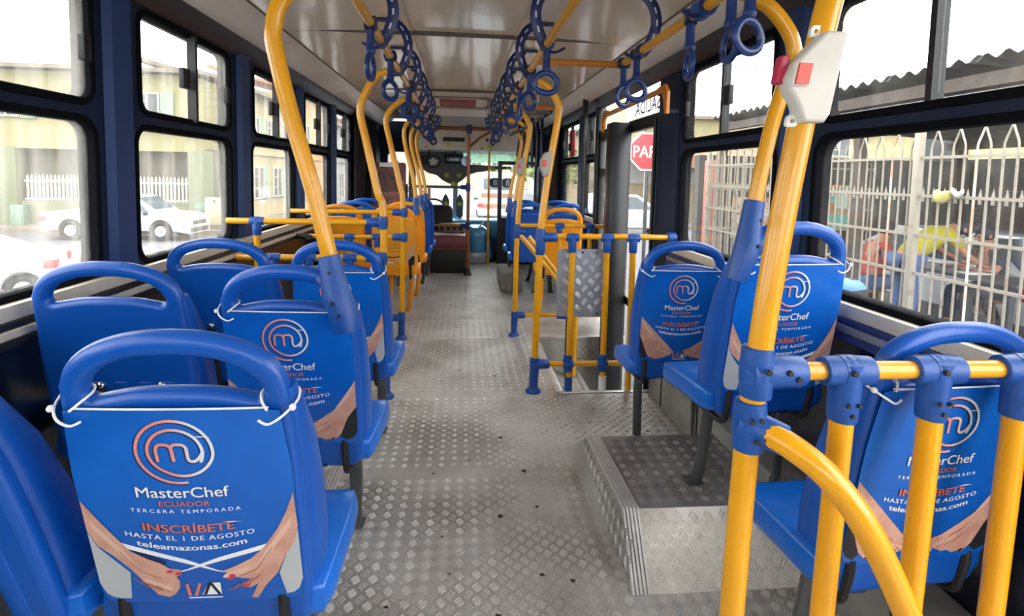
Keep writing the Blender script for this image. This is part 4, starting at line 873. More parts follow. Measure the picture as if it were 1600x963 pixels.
for x0, x1, nm in ((.42, .62, 'left'), (.62, .82, 'right')):
    dc = thing('window_decal', 'dark round decal with white figure eight on the windshield, %s of two' % nm, 'decal', ((x0+x1)/2, 8.36, 1.14)); MB().plate(rrect((x0+x1)/2-.085, 1.06, (x0+x1)/2+.085, 1.21, .06), t=.004, fn=lambda a, b, c: (a, 8.60+c, b)).build('disc', M('decal_dark', '#221f33', .4), dc); MB().text('8', .09, lambda a, b, c: ((x0+x1)/2+a, 8.596-c, 1.09+b), .02).build('numeral', PWHT, dc, flat=True)
fd = MB().plate(rect(.50, -.02, 1.20, 1.45), [rrect(.555, .66, 1.14, 1.40, .02)], .05, .006, lambda a, b, c: (a, 7.62+c, b)).build('door_3', DFR, kind='structure'); MB().plate(rect(.55, .65, 1.15, 1.41), t=.005, fn=lambda a, b, c: (a, 7.62+c, b)).build('pane', GL_F, fd)
MB().tube([(.70, 7.59, .40), (.85, 7.58, .33)], .012, 8).build('handle', BRN, fd)
pc = MB().cbox((-.655, 6.80, 0), (-.575, 6.90, 2.02), .01).build('trim_pillar', M('brown_pillar', '#5c4433', .5)); pc.name = 'trim_%d' % (ntrim+1); ntrim += 1; pc['kind'] = 'structure'
pt = thing('driver_partition', 'dark partition board behind the driver with a reddish printed panel', 'partition', (-.9, 6.78, 0)); MB().cbox((-1.20, 6.76, .0), (-.66, 6.80, 1.12), .01).build('board', BLK, pt)
MB().plate(rrect(-1.10, .72, -.68, 1.38, .04), t=.012, bev=.003, fn=lambda a, b, c: (a, 6.745+c, b)).build('printed_panel', M('reddish_print', '#7b4a42', .5, col2='#54302f', vs=9), pt)
MB().plate(rrect(-1.06, .78, -.72, 1.02, .03), t=.004, fn=lambda a, b, c: (a, 6.737+c, b)).build('printed_patch', M('pinkish_print', '#a26a63', .5, col2='#7d4846', vs=14), pt)
for x in (-.94, -.84): MB().sheet(ell(x, 1.19, .028, .032, 10), lambda a, b, c: (a, 6.737, b)).build('printed_dot', PBLK, pt, flat=True)
MB().plate(rect(-1.0, 1.325, -.80, 1.375), t=.004, fn=lambda a, b, c: (a, 6.733+c, b)).build('white_label', PWHT, pt)
CUR = M('dark_curtain', '#33272a', .8, var=.35, vs=16, stretch=(1, 5, .3), col2='#1c1719')
for k, (y0, y1, sg_) in enumerate(((6.32, 6.62, -1), (6.70, 7.05, -1), (7.1, 7.7, -1), (6.85, 7.4, 1))):
    cu = MB(); n_ = 26; pr = [(sg_*(1.20+.025*sin(i*1.35)), y0+(y1-y0)*i/n_) for i in range(n_+1)]
    cu.add([(x, y, z) for z in (.86, 1.93) for x, y in pr] + [(x-sg_*.004, y, z) for z in (.86, 1.93) for x, y in pr], [(i, i+1, n_+2+i, n_+1+i) for i in range(n_)] + [(2*n_+2+i, 2*n_+3+i, 3*n_+4+i, 3*n_+3+i) for i in range(n_)])
    props(cu.build('curtain', CUR, None, 80), ['dark brown curtain beside the last left passenger window', 'dark curtain behind the driver partition on left', 'dark curtain at the driver side window', 'dark curtain beside the front door on right'][k], 'curtain', 'dark curtains at the front windows')
bg_ = thing('hanging_bundle', 'dark blue bundle of straps hanging at the front right corner', 'strap bundle', (.86, 6.9, 1.5))
for k in range(6): MB().tube([(.70+.06*k, 6.9, 1.98), (.72+.055*k, 6.88, 1.75), (.70+.06*k, 6.9, 1.50-.03*(k % 3)), (.73+.05*k, 6.9, 1.36)], [(.03, .012)]*10, 8, smooth=3).build('strap', M('strap_dark', '#20263a', .6), bg_)
bs = MB().cbox((.43, 5.70, 0), (.66, 6.45, .20), .02).build('step_box', M('worn_grey_box', '#8f8b82', .8, var=.35, vs=9, bump=.2)); props(bs, 'worn grey box on the floor below the farthest right seats', 'box')

dst = thing('strap_band', 'black band with pale slots slanting below the far right cross pipe', 'strap', (.6, 4.8, 1.7))
p0, p1_ = V((.455, 5.3, 1.645)), V((.70, 4.30, 1.765))
MB().tube([p0, p0.lerp(p1_, .5)-V((0, 0, .012)), p1_], [(.006, .018)]*9, 8, smooth=4, flat=(1, 0, 0)).build('band', BLK, dst)
for k in range(8):
    c = p0.lerp(p1_, (k+.5)/8)-V((0, 0, .012*(1-abs(2*(k+.5)/8-1)))); d_ = (p1_-p0).normalized()*.038
    MB().tube([c-d_, c+d_], [(.0075, .007)]*2, 6, flat=(1, 0, 0)).build('slot', SLOTP, dst)
# ================================================================== street
ASPH = M('asphalt', '#5d5c60', .85, var=.18, vs=1.5, bump=.1, bs=40)
CONC = M('pavement_concrete', '#716b60', .85, var=.15, vs=2)
GZ, YZ = -1.0, -.5
MB().box((-70, -14, GZ-.2), (70, 120, GZ)).build('road', ASPH, kind='structure')
for nm, a, b in (('sidewalk', (-40, 19.4, GZ), (-8.0, 21.2, GZ+.14)), ('sidewalk', (3.0, -12, GZ), (30, 8.3, GZ+.10)), ('sidewalk', (-8.9, 21.2, GZ), (-6.6, 110, GZ+.14)), ('sidewalk', (5.5, 23.5, GZ), (40, 26, GZ+.14)), ('sidewalk', (-60, -12, GZ), (-5.5, 6.5, GZ+.12))):
    MB().box(a, b).build(nm, CONC, kind='structure')
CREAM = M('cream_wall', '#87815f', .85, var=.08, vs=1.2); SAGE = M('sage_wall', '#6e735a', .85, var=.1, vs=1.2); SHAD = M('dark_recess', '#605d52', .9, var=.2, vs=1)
PWI = M('painted_iron_white', '#aeaba0', .5, var=.06); GRN = M('green_shutter', '#6f8a72', .7, var=.1); ROOF = M('roof_sheet', '#6f675c', .8, var=.2, vs=3); WGL = M('dark_window', '#3c4146', .2, var=.2, vs=2)
TILE = M('roof_tile_red', '#96705a', .85, var=.2, vs=6)
def windowset(b, f, x0, x1, z0, z1, shut=None, frame=None):
    """window on a facade: frame with bars, dark pane and optional shutter; f(x, z, out)"""
    fr = MB().plate(rect(x0, z0, x1, z1), [rect(x0+.06, z0+.06, (x0+x1)/2-.03, z1-.06), rect((x0+x1)/2+.03, z0+.06, x1-.06, z1-.06)], .10, fn=lambda a, c, d: f(a, c, d+.04)).build('window', frame or PWI, b)
    MB().plate(rect(x0+.03, z0+.03, x1-.03, z1-.03), t=.02, fn=lambda a, c, d: f(a, c, d+.012)).build('pane', WGL, fr)
    for k in range(2):
        z = z0+(z1-z0)*(k+1)/3; MB().plate(rect(x0+.03, z-.02, (x0+x1)/2, z+.02), t=.05, fn=lambda a, c, d: f(a, c, d+.06)).build('glazing_bar', frame or PWI, fr)
    if shut: MB().plate(rect(x1+.03, z0-.05, x1+.03+shut, z1+.03), t=.06, bev=.01, fn=lambda a, c, d: f(a, c, d+.05)).build('shutter', GRN, fr)
# --- corner building at the left
b = thing('corner_building', 'two-storey cream and sage corner building behind the white pickup', 'building', (-13, 21, GZ))
MB().box((-24, 21, 2.0), (-9.75, 22.9, 4.6)).build('upper_storey', CREAM, b)
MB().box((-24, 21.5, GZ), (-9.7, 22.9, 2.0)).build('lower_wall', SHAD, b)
MB().box((-24, 20.9, 1.85), (-9.65, 21.6, 2.1)).build('floor_band', CREAM, b)
MB().box((-15.65, 20.95, GZ), (-9.5, 21.2, -.02)).build('garden_wall', SAGE, b)
for x in (-16.05, -9.62): MB().cbox((x-.32, 20.85, GZ), (x+.32, 21.5, 1.9), .03).build('column', SAGE, b)
MB().add([(-24.3, 20.5, 4.62), (-9.4, 20.5, 4.62), (-9.4, 23.0, 4.8), (-24.3, 23.0, 4.8), (-24.3, 20.5, 4.76), (-9.4, 20.5, 4.76), (-9.4, 23.0, 4.94), (-24.3, 23.0, 4.94)], [(0, 1, 2, 3), (7, 6, 5, 4), (0, 4, 5, 1), (1, 5, 6, 2), (2, 6, 7, 3), (3, 7, 4, 0)]).build('roof', ROOF, b)
ff = lambda a, c, d: (a, 21.0-d, c)
windowset(b, ff, -11.75, -10.9, 3.0, 3.95, .45); windowset(b, ff, -14.0, -13.1, 2.95, 3.6, .5); windowset(b, ff, -16.5, -15.6, 2.95, 3.7, .5)
MB().box((-11.9, 20.75, 2.72), (-10.2, 21.0, 2.78)).build('balcony_slab', PWI, b)
for k in range(12): MB().box((-11.88+k*.15, 20.77, 2.75), (-11.83+k*.15, 20.80, 3.05)).build('baluster', PWI, b)
gf = thing('picket_fence', 'white picket fence on the low wall of the corner building', 'fence', (-12.6, 21.05, 0))
for k in range(44):
    x = -15.5+k*.132
    MB().add([(x-.035, 21.03, -.02), (x+.035, 21.03, -.02), (x+.035, 21.07, -.02), (x-.035, 21.07, -.02), (x-.035, 21.03, .84), (x+.035, 21.03, .84), (x+.035, 21.07, .84), (x-.035, 21.07, .84), (x, 21.05, .95)],
             [(0, 1, 5, 4), (1, 2, 6, 5), (2, 3, 7, 6), (3, 0, 4, 7), (4, 5, 8), (5, 6, 8), (6, 7, 8), (7, 4, 8)]).build('picket', PWI, gf)
for z in (.02, .66): MB().box((-15.6, 21.02, z), (-9.8, 21.08, z+.06)).build('fence_rail', PWI, gf)
gt = thing('lattice_gate', 'white metal lattice gate at the left end of corner building', 'gate', (-17, 20.9, GZ))
for k in range(9): MB().box((-17.9+k*.19, 20.86, GZ+.1), (-17.82+k*.19, 20.92, .55)).build('gate_bar', PWI, gt)
for k in range(6): MB().box((-17.95, 20.85, GZ+.1+k*.28), (-16.3, 20.93, GZ+.16+k*.28)).build('gate_rail', PWI, gt)
for (x, z1, lab, m, y) in ((-9.2, .05, 'green utility box on the pavement by the corner building', M('green_box', '#5e7d6a', .6), 20.3), (-15.55, -.15, 'green door panel beside the white lattice gate', M('green_panel', '#6d8573', .6), 20.7)):
    u = thing('utility_box', lab, 'box', (x, y, GZ)); MB().cbox((x-.22, y-.15, GZ), (x+.22, y+.15, z1), .02).build('cabinet', m, u); MB().cbox((x-.16, y-.17, GZ+.15), (x+.16, y-.15, z1-.1), .005).build('cabinet_door', m, u)
mtr = thing('meter_cabinet', 'cream meter cabinet with a red mark next to utility pole', 'cabinet', (-8.65, 20, GZ)); MB().cbox((-8.95, 19.9, -.72), (-8.42, 20.2, .25), .02).build('cabinet', M('cream_cabinet', '#b5ae94', .6), mtr); MB().box((-8.95, 19.9, GZ), (-8.42, 20.2, -.70)).build('plinth', CONC, mtr); MB().plate(ell(-8.62, .13, .05, .05), t=.01, fn=lambda a, c, d: (a, 19.89+d, c)).build('red_mark', M('red_mark', '#b04a3c', .6), mtr)
up_ = thing('utility_pole', 'pale concrete utility pole beside the cream meter cabinet', 'pole', (-8.1, 19.8, GZ)); MB().cyl((-8.1, 19.8, GZ), (-8.1, 19.8, 8.5), .17, .11).build('shaft', M('pole_concrete', '#b7afa0', .85), up_)
for z in (7.6, 8.1): MB().box((-8.9, 19.75, z), (-7.3, 19.85, z+.1)).build('crossarm', M('arm_wood', '#6a5e52', .8), up_)
for k, (p, q, lab) in enumerate([((-30, 18.5, 6.1), (-8.1, 19.8, 7.7), 'upper overhead cable crossing left of the bus'), ((-30, 17.5, 7.6), (-8.1, 19.8, 8.2), 'topmost overhead cable crossing left of the bus'), ((-8.1, 19.8, 7.7), (-8.1, 80, 7.6), 'overhead cable running along the street ahead'), ((8, 24, 6.6), (30, 22, 6.4), 'overhead cable above the yard on right')]):
    pts = [V(p).lerp(V(q), i/10)-V((0, 0, .5*sin(pi*i/10))) for i in range(11)]
    props(MB().tube(pts, .02, 5).build('overhead_cable', BLK), lab, 'cable', 'overhead cables')
# --- houses along the street ahead, left side
def house(x, y0, y1, z1, wall, roofm, lab, wins, sgn=1, shut=0, depth=9):
    h = thing('street_house', lab, 'house', (x, y0, GZ)); xa, xb = sorted((x, x-sgn*depth))
    MB().box((xa, y0, GZ), (xb, y1, z1)).build('wall', wall, h)
    MB().add([(x+sgn*.5, y0-.2, z1-.1), (x+sgn*.5, y1+.2, z1-.1), (x-sgn*depth/2, y0-.2, z1+1.1), (x-sgn*depth/2, y1+.2, z1+1.1), (x+sgn*.5, y0-.2, z1+.05), (x+sgn*.5, y1+.2, z1+.05), (x-sgn*depth/2, y0-.2, z1+1.25), (x-sgn*depth/2, y1+.2, z1+1.25)], [(0, 1, 3, 2), (4, 6, 7, 5), (0, 4, 5, 1), (2, 3, 7, 6), (0, 2, 6, 4), (1, 5, 7, 3)]).build('roof', roofm, h)
    f = lambda a, c, d: (x+sgn*d, a, c)
    for (a, c, w_, hh) in wins: windowset(h, f, a, a+w_, c, c+hh, shut or None)
    MB().box((x+sgn*.02 if sgn > 0 else x-.12, y0, 1.9), (x+.12 if sgn > 0 else x-.02, y1, 2.1)).build('floor_band', wall, h)
    return h
house(-8.9, 23.2, 29.6, 4.5, M('house_cream', '#958a68', .85, var=.08, vs=1), ROOF, 'cream two-storey house with green shutters along the street at left', [(24.1, 2.45, .8, 1.1), (25.9, 2.45, .8, 1.1), (27.9, 2.45, .8, 1.1), (24.2, .0, 1.2, 1.4), (26.6, .0, 1.2, 1.4)], 1, .5)
house(-8.7, 30.0, 35.5, 5.4, M('house_peach', '#ab8250', .85, var=.08, vs=1), TILE, 'peach coloured house beyond the cream house', [(31, 2.6, 1, 1.2), (33.4, 2.6, 1, 1.2), (31.2, -.3, 1.4, 1.6)])
house(-8.6, 36, 47, 4.4, M('house_grey', '#848683', .85, var=.1, vs=1), ROOF, 'pale grey house farther along the street at left', [(37, 2.2, 1.2, 1.2), (40, 2.2, 1.2, 1.2), (43.4, 2.2, 1.2, 1.2), (39, -.6, 1.5, 1.8)])
house(-8.3, 48, 66, 5.2, M('house_brick_red', '#94604e', .85, var=.12, vs=1), TILE, 'brick red house at the far end of the street', [(50, 2.4, 1.4, 1.3), (54, 2.4, 1.4, 1.3), (58, 2.4, 1.4, 1.3), (62, 2.4, 1.4, 1.3)])
eb = thing('street_house', 'pale terrace closing the view far down the street', 'house', (0, 92, GZ)); MB().box((-14, 92, GZ), (20, 98, 5.2)).build('wall', M('end_terrace', '#a59a88', .85, var=.15, vs=.6), eb); MB().box((-6, 91.9, 1.4), (-1.2, 92.1, 4.6)).build('red_front', M('end_red', '#b98578', .85), eb)
for k in range(9): windowset(eb, lambda a, c, d: (a, 92-d, c), -12+k*3.4, -10.4+k*3.4, 1.8, 3.4)
house(8.6, 33, 44, 4.6, M('house_sand', '#a0926f', .85, var=.1, vs=1), ROOF, 'sand coloured house along the street at right', [(34.5, 2.2, 1.2, 1.2), (38, 2.2, 1.2, 1.2), (41.5, 2.2, 1.2, 1.2), (36, -.5, 1.6, 1.8)], -1)
house(8.6, 46, 70, 4.9, M('house_white', '#a5a6a0', .85, var=.1, vs=1), TILE, 'whitish house farther along the street at right', [(48, 2.2, 1.4, 1.2), (53, 2.2, 1.4, 1.2), (58, 2.2, 1.4, 1.2)], -1)
# --- building across the side street, right
rb = thing('corner_building', 'cream and grey building with brown gates across the side street on right', 'building', (12, 26, GZ))
MB().box((7.6, 26, GZ), (24, 32.6, 1.9)).build('lower_wall', M('tan_wall', '#7f7259', .85, var=.1, vs=1), rb); MB().box((7.6, 25.9, 1.0), (24, 26.05, 2.2)).build('sign_band', M('grey_band', '#8a8a88', .8, var=.1), rb); MB().box((9.0, 27, 1.9), (24, 32.6, 4.3)).build('upper_storey', CREAM, rb); MB().box((8.7, 26.6, 4.3), (24.3, 32.6, 4.45)).build('roof', ROOF, rb)
MB().box((7.7, 26.6, 1.9), (9, 32.6, 5.4)).build('stair_tower', M('tower_cream', '#979176', .85), rb)
for x in (9.3, 11.6, 14.2, 17): MB().cbox((x, 25.9, GZ+.12), (x+1.4, 26.02, .9), .02).build('gate', M('brown_gate', '#7a5a48', .7), rb)
for x in (10, 13, 16, 19): windowset(rb, lambda a, c, d: (a, 27-d, c), x, x+1.2, 2.6, 3.7)
tr = thing('tiled_porch', 'reddish tiled porch roof across the side street on right', 'roof', (13, 25, GZ))
for k in range(16): MB().tube([(8.2+k*.62, 24.2, 2.05), (8.2+k*.62, 25.85, 2.5)], .33, 6).build('tile', TILE, tr)
for x in (8.4, 13, 17.8): MB().cyl((x, 24.4, GZ+.1), (x, 24.4, 2.0), .08).build('post', PWI, tr)
# --- trees ahead at right
def tree(x, y, h, r, lab, col):
    t = thing('street_tree', lab, 'tree', (x, y, GZ)); MB().tube([(x, y, GZ), (x+.1, y, GZ+h*.3), (x-.1, y+.1, GZ+h*.6)], [.16, .13, .08], 8).build('trunk', M('bark', '#6d5c4c', .9, var=.3, vs=8), t)
    cr = MB(); rd = random.Random(int(x*10+y))
    for k in range(420):
        d = V((rd.gauss(0, 1), rd.gauss(0, 1), rd.gauss(0, 1))).normalized()*r*rd.uniform(.55, 1.0); c = V((x, y, GZ+h*.68))+V((d.x, d.y, d.z*.8)); u = V((rd.gauss(0, 1), rd.gauss(0, 1), rd.gauss(0, 1))).normalized(); v_ = u.orthogonal().normalized(); s_ = r*.14
        cr.add([c-u*s_, c+v_*s_*.5, c+u*s_, c-v_*s_*.5], [(0, 1, 2, 3)])
    cr.build('foliage', col, t, flat=True)
LF = M('leaf_green', '#6c8244', .7, var=.3, vs=2); LF2 = M('leaf_yellow_green', '#8b924c', .7, var=.3, vs=2)
tree(4.6, 34, 5.0, 1.9, 'yellow green tree seen through the front door glass', LF2); tree(5.6, 30.5, 4.2, 1.5, 'green street tree seen past the white sport utility vehicle', LF); tree(6.3, 44, 5.5, 2.2, 'farther green tree along the street at right', LF)
# ================================================================== vehicles
TYRE = M('tyre_rubber', '#26272a', .85, var=.1); HUB = M('steel_rim', '#a9abad', .35, metal=.5); CGL = M('car_glass', '#46525a', .12, var=.15, vs=2); CPW = M('car_paint_white', '#b0b2b1', .25, var=.03, coat=.5)
TAIL = M('tail_lamp_red', '#b8262c', .25); HEAD = M('head_lamp', '#b9c2c8', .15); CBLK = M('car_black_trim', '#2a2b2e', .5)
def vehicle(name, label, cat, loc, rz, L_, W_, prof, cab, wx, wr_, paint, z_side=.62, extra=None):
    """prof: body side outline (x, z) without wheel arches; cab: cabin outline"""
    t = thing(name, label, cat, (0, 0, 0))
    def arch(x): return [(x+wr_*1.16*cos(R_(180-k*18)), wr_+wr_*1.16*sin(R_(180-k*18))) for k in range(11)]
    low = [(prof[0][0], .26)]
    for x in wx: low += [(p, max(q, .26)) for p, q in arch(x)]
    low += [(prof[-1][0], .26)]
    out = low + list(reversed(prof))
    MB().plate(out, t=W_, bev=.07, fn=lambda a, c, d: (a, d*(1-.05*max(0, c-.7)), c), res=3).build('body', paint, t)
    if cab:
        zb = min(p[1] for p in cab); zt = max(p[1] for p in cab)
        tp = lambda a, c, d: (a, d*(1-.20*(c-zb)/(zt-zb)), c)
        MB().plate(cab, t=W_*.93, bev=.05, fn=tp, res=3).build('cabin', paint, t)
        xs = [p[0] for p in cab]; x0, x1 = min(xs), max(xs)
        top = [p for p in cab if p[1] > zt-.06]; tx0 = min(p[0] for p in top); tx1 = max(p[0] for p in top)
        q = .86
        win = [(x0+(tx0-x0)*.25+.10, zb+.06), (tx0+.06, zt-.10), (tx1-.06, zt-.10), (x1-(x1-tx1)*.22-.12, zb+.06)]
        mid = (tx0+tx1)/2+.05
        for s_ in (-1, 1):
            for a, c in (((0, 1), None), ((2, 3), None)):
                qd = [win[0], win[1], (mid-.05, win[1][1]), (mid-.05, zb+.06)] if a == (0, 1) else [(mid+.05, zb+.06), (mid+.05, win[2][1]), win[2], win[3]]
                MB().plate(qd, t=.012, fn=lambda a_, c_, d_, s_=s_: (a_, s_*(W_*.93/2*(1-.20*(c_-zb)/(zt-zb))+.004)+d_, c_)).build('side_window', CGL, t)
        for (xa, xb, nm) in ((x1, tx1, 'windshield'), (x0, tx0, 'rear_window')):
            if abs(xa-xb) < .02: continue
            sg_ = 1 if xa > xb else -1; vs = []
            for k_, (k, o_) in enumerate(((.10, .012), (.88, .012))):
                x = xa+(xb-xa)*k; z = zb+(zt-zb)*k; hw = W_*.93/2*(1-.20*k)*.86
                vs += [(x+sg_*o_, -hw, z+o_*.8), (x+sg_*o_, hw, z+o_*.8), (x-sg_*.02, -hw, z-.01), (x-sg_*.02, hw, z-.01)]
            MB().add(vs, [(0, 1, 5, 4), (2, 6, 7, 3), (0, 4, 6, 2), (1, 3, 7, 5), (0, 2, 3, 1), (4, 5, 7, 6)]).build(nm, CGL, t)
    for x in wx:
        for s_ in (-1, 1):
            y = s_*(W_/2-.10)
            w_ = MB().tube([(x+(wr_*.82)*cos(2*pi*k/20), y, wr_+(wr_*.82)*sin(2*pi*k/20)) for k in range(20)], [(wr_*.20, .10)]*20, 8, closed=True, flat=(0, 1, 0) if False else None).build('wheel', TYRE, t)
            MB().cyl((x, y-s_*.02, wr_), (x, y+s_*.085, wr_), wr_*.62, wr_*.55, 16).cyl((x, y, wr_), (x, y+s_*.11, wr_), wr_*.18, None, 8).build('rim', HUB, w_)
    xf, xr = prof[-1][0], prof[0][0]
    for s_ in (-1, 1):
        MB().rbox((xf-.14, s_*(W_/2-.22), z_side+.06), (.16, .20, .085), .05, None, 3).build('headlamp', HEAD, t); MB().rbox((xr+.10, s_*(W_/2-.14), z_side+.16), (.13, .16, .11), .05, None, 3).build('tail_lamp', TAIL, t)
        MB().rbox((cab and max(p[0] for p in cab)-.35 or 0, s_*(W_/2+.06), 1.0), (.06, .09, .06), .03, None, 3).build('door_mirror', CBLK, t)
        if cab:
            m0 = (min(p[0] for p in cab)+max(p[0] for p in cab))/2
            MB().box((m0-.02, min(s_*W_/2*.985, s_*W_/2*1.001), .40), (m0-.008, max(s_*W_/2*.985, s_*W_/2*1.001), .86)).build('door_seam', CBLK, t); MB().box((m0-.22, min(s_*W_/2*.97, s_*W_/2*1.012), .80), (m0-.08, max(s_*W_/2*.97, s_*W_/2*1.012), .83)).build('door_handle', CBLK, t)
    MB().cbox((xf-.06, -W_/2+.2, .30), (xf+.025, W_/2-.2, .48), .02).build('bumper_grille', CBLK, t); MB().cbox((xf-.05, -W_/2+.42, .58), (xf+.02, W_/2-.42, .74), .01).build('grille', CBLK, t)
    MB().cbox((xr-.03, -W_/2+.1, .30), (xr+.1, W_/2-.1, .44), .02).build('rear_bumper', CBLK if cat == 'pickup' else paint, t)
    MB().plate(rect(-.26, .50, .26, .62), t=.01, fn=lambda a, c, d: (xr-.012+d, a, c)).build('number_plate', WHT, t)
    if extra: extra(t)
    t.location = loc; t.rotation_euler = (0, 0, R_(rz))
    if cat == 'pickup': t.scale = (.85, .85, .85)
    return t
def pick_extra(t):
    for s_ in (-1, 1): MB().cbox((-2.45, s_*.80-.04, .96), (-.62, s_*.80+.04, 1.03), .02).build('bed_rail', CPW, t); MB().plate(rect(-2.1, .72, -1.75, .80), t=.01, fn=lambda a, c, d: (a, s_*.912+d, c)).build('side_decal', M('decal_blue_grey', '#7d8ba6', .5), t); MB().plate(rect(.15, .44, .65, .54), t=.01, fn=lambda a, c, d: (a, s_*.922+d, c)).build('door_decal', M('decal_blue', '#3b4fa0', .5), t)
    MB().cbox((-2.42, -.76, .62), (-.66, .76, .70), .01).build('cargo_bed', CBLK, t)
vehicle('pickup_truck', 'white pickup truck parked along the kerb before the picket fence', 'pickup', (-10.5, 18.3, GZ), 0, 5.0, 1.82, [(-2.55, .50), (-2.52, 1.0), (-.55, 1.0), (.95, 1.04), (1.9, 1.0), (2.35, .90), (2.48, .70), (2.48, .35)], [(-.60, .98), (-.52, 1.52), (-.30, 1.64), (.42, 1.64), (.62, 1.58), (1.42, 1.02)], (-1.53, 1.52), .35, CPW, extra=pick_extra)
vehicle('sedan_car', 'white sedan with red tail lamp in the road below the left window', 'car', (-8.45, 9.5, GZ), 205, 4.4, 1.75, [(-2.2, .50), (-2.18, 1.02), (-1.75, 1.10), (-.5, 1.06), (.9, .96), (1.7, .86), (2.1, .70), (2.18, .40)], [(-1.80, 1.03), (-.85, 1.44), (-.4, 1.50), (.45, 1.50), (1.35, .98)], (-1.62, 1.15), .31, CPW, z_side=.68).scale = (.74, .74, .74)
vehicle('sport_utility_vehicle', 'white sport utility vehicle seen through the door glass across the junction', 'car', (6.55, 20.9, GZ), 4, 4.2, 1.75, [(-2.1, .45), (-2.1, 1.02), (-1.6, 1.06), (1.0, 1.04), (1.75, .94), (2.05, .76), (2.08, .40)], [(-2.0, 1.03), (-1.75, 1.55), (-1.3, 1.64), (.10, 1.62), (.98, 1.04)], (-1.3, 1.3), .34, CPW)
vehicle('parked_car', 'small white car parked at the left side of the street ahead', 'car', (-3.6, 38, GZ), 90, 4.0, 1.7, [(-2.0, .45), (-2.0, .95), (-1.4, 1.0), (.9, .98), (1.6, .88), (1.95, .7), (1.98, .4)], [(-1.7, .98), (-1.4, 1.42), (.3, 1.46), (1.15, .98)], (-1.25, 1.25), .31, CPW)
def van_extra(t):
    for z in (.62, 1.15): MB().plate(rect(-.8, z, .8, z+.22), t=.02, fn=lambda a, c, d: (-2.36+d, a, c)).build('brown_stripe', M('stripe_brown', '#8d5f4d', .6), t)
    MB().plate(rrect(-.7, 1.55, .7, 2.1, .08), t=.02, fn=lambda a, c, d: (-2.36+d, a, c)).build('rear_window', CGL, t)
vehicle('delivery_van', 'white van with brown stripes on its rear, ahead in the street', 'van', (1.75, 29, GZ), 90, 4.8, 1.9, [(-2.35, .45), (-2.35, 2.25), (-2.2, 2.38), (1.0, 2.38), (1.6, 1.45), (2.3, 1.15), (2.4, .5)], None, (-1.5, 1.5), .34, CPW, extra=van_extra)
vehicle('parked_car', 'white car parked in the yard behind the iron fence', 'car', (7.85, 8.1, YZ-.38), 92, 4.2, 1.75, [(-2.1, .45), (-2.1, .95), (-1.5, 1.02), (.9, .98), (1.7, .88), (2.05, .7), (2.08, .4)], [(-1.8, .98), (-1.2, 1.42), (.3, 1.46), (1.15, .98)], (-1.3, 1.3), .31, CPW)
# ================================================================== yard behind the iron fence
FX = 3.6
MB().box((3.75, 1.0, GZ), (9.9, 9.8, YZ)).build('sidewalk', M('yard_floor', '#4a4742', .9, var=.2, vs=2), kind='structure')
fe = thing('iron_fence', 'white iron fence with pointed arches running along the right side of bus', 'fence', (FX, 5, GZ))
IRON = M('iron_white_weathered', '#8f897c', .55, col2='#7c6a55', vs=9, ramp=(.30, .42)); IRUST = M('iron_rusty_post', '#b98d70', .7, col2='#d3cdbd', vs=5)
def fbar(y, z0, z1, r=.0085): return MB().add([(FX+r*cos(k*pi/3), y+r*sin(k*pi/3), z) for z in (z0, z1) for k in range(6)], [(k, (k+1) % 6, 6+(k+1) % 6, 6+k) for k in range(6)])
FB = None
nb = 58
for k in range(nb):
    y = 2.30+k*.0945
    mb = fbar(y, GZ+.75, 1.50); sd = 1 if k % 2 == 0 else -1
    mb.tube([(FX, y, 1.48), (FX, y, 1.54), (FX, y+sd*.022, 1.60), (FX, y+sd*.047, 1.665)], .0078, 6, smooth=2)
    mb.build('bar', IRUST if k in (13, 21) else IRON, fe)
    ys = y+.047
    mb = fbar(ys, .1, .2); mb.v = []; mb.f = []
    mb.add([(FX+.014*cos(q*pi/2), ys+.014*sin(q*pi/2), z) for z in (1.12, 1.18) for q in range(4)]+[(FX, ys, 1.235)], [(q, (q+1) % 4, 4+(q+1) % 4, 4+q) for q in range(4)]+[(4+q, 4+(q+1) % 4, 8) for q in range(4)])
    mb.build('spike', IRON, fe)
for z in (1.46, 1.163, .85, .545, .15, -.2): MB().box((FX-.009, 2.2, z-.011), (FX+.009, 7.72, z+.011)).build('fence_rail', IRON, fe)
for y in (2.25, 4.02, 5.85, 7.70): MB().cbox((FX-.028, y-.028, GZ+.1), (FX+.028, y+.028, 1.80), .006).build('fence_post', IRON, fe)
MB().box((FX-.08, 2.2, GZ+.1), (FX+.08, 7.75, GZ+.75)).build('base_wall', CONC, fe)
fe2 = thing('iron_fence', 'white iron fence side turning away from the street corner', 'fence', (4.5, 7.9, GZ))
for k in range(24): x = FX+.12+k*.105; MB().box((x-.01, 7.69, GZ+.1), (x+.01, 7.71, 1.62)).build('bar', IRON, fe2)
for z in (1.46, 1.163, .85, .545): MB().box((FX, 7.688, z-.016), (6.2, 7.712, z+.016)).build('fence_rail', IRON, fe2)
rp = MB().cbox((3.72, 8.0, GZ), (3.84, 8.12, 1.55), .01).build('corner_post', M('post_red', '#b9685a', .6, var=.15)); props(rp, 'red painted post at the corner of the iron fence', 'post')
gb = thing('plastic_bag', 'yellowish plastic bag tied on the fence rail', 'bag', (3.57, 3.70, 1.16)); MB().rbox((3.55, 3.74, 1.17), (.035, .06, .045), .034, lambda x, y, z: (x+.01*sin(y*60), y, z+.012*sin(y*45)), 5).build('bundle', M('bag_yellow', '#b5ad6a', .4, var=.2), gb); MB().rbox((3.56, 3.62, 1.20), (.014, .05, .022), .013, lambda x, y, z: (x, y, z+.02*sin(y*50)), 4).build('loose_end', M('bag_clear', '#c9cfc9', .3), gb)
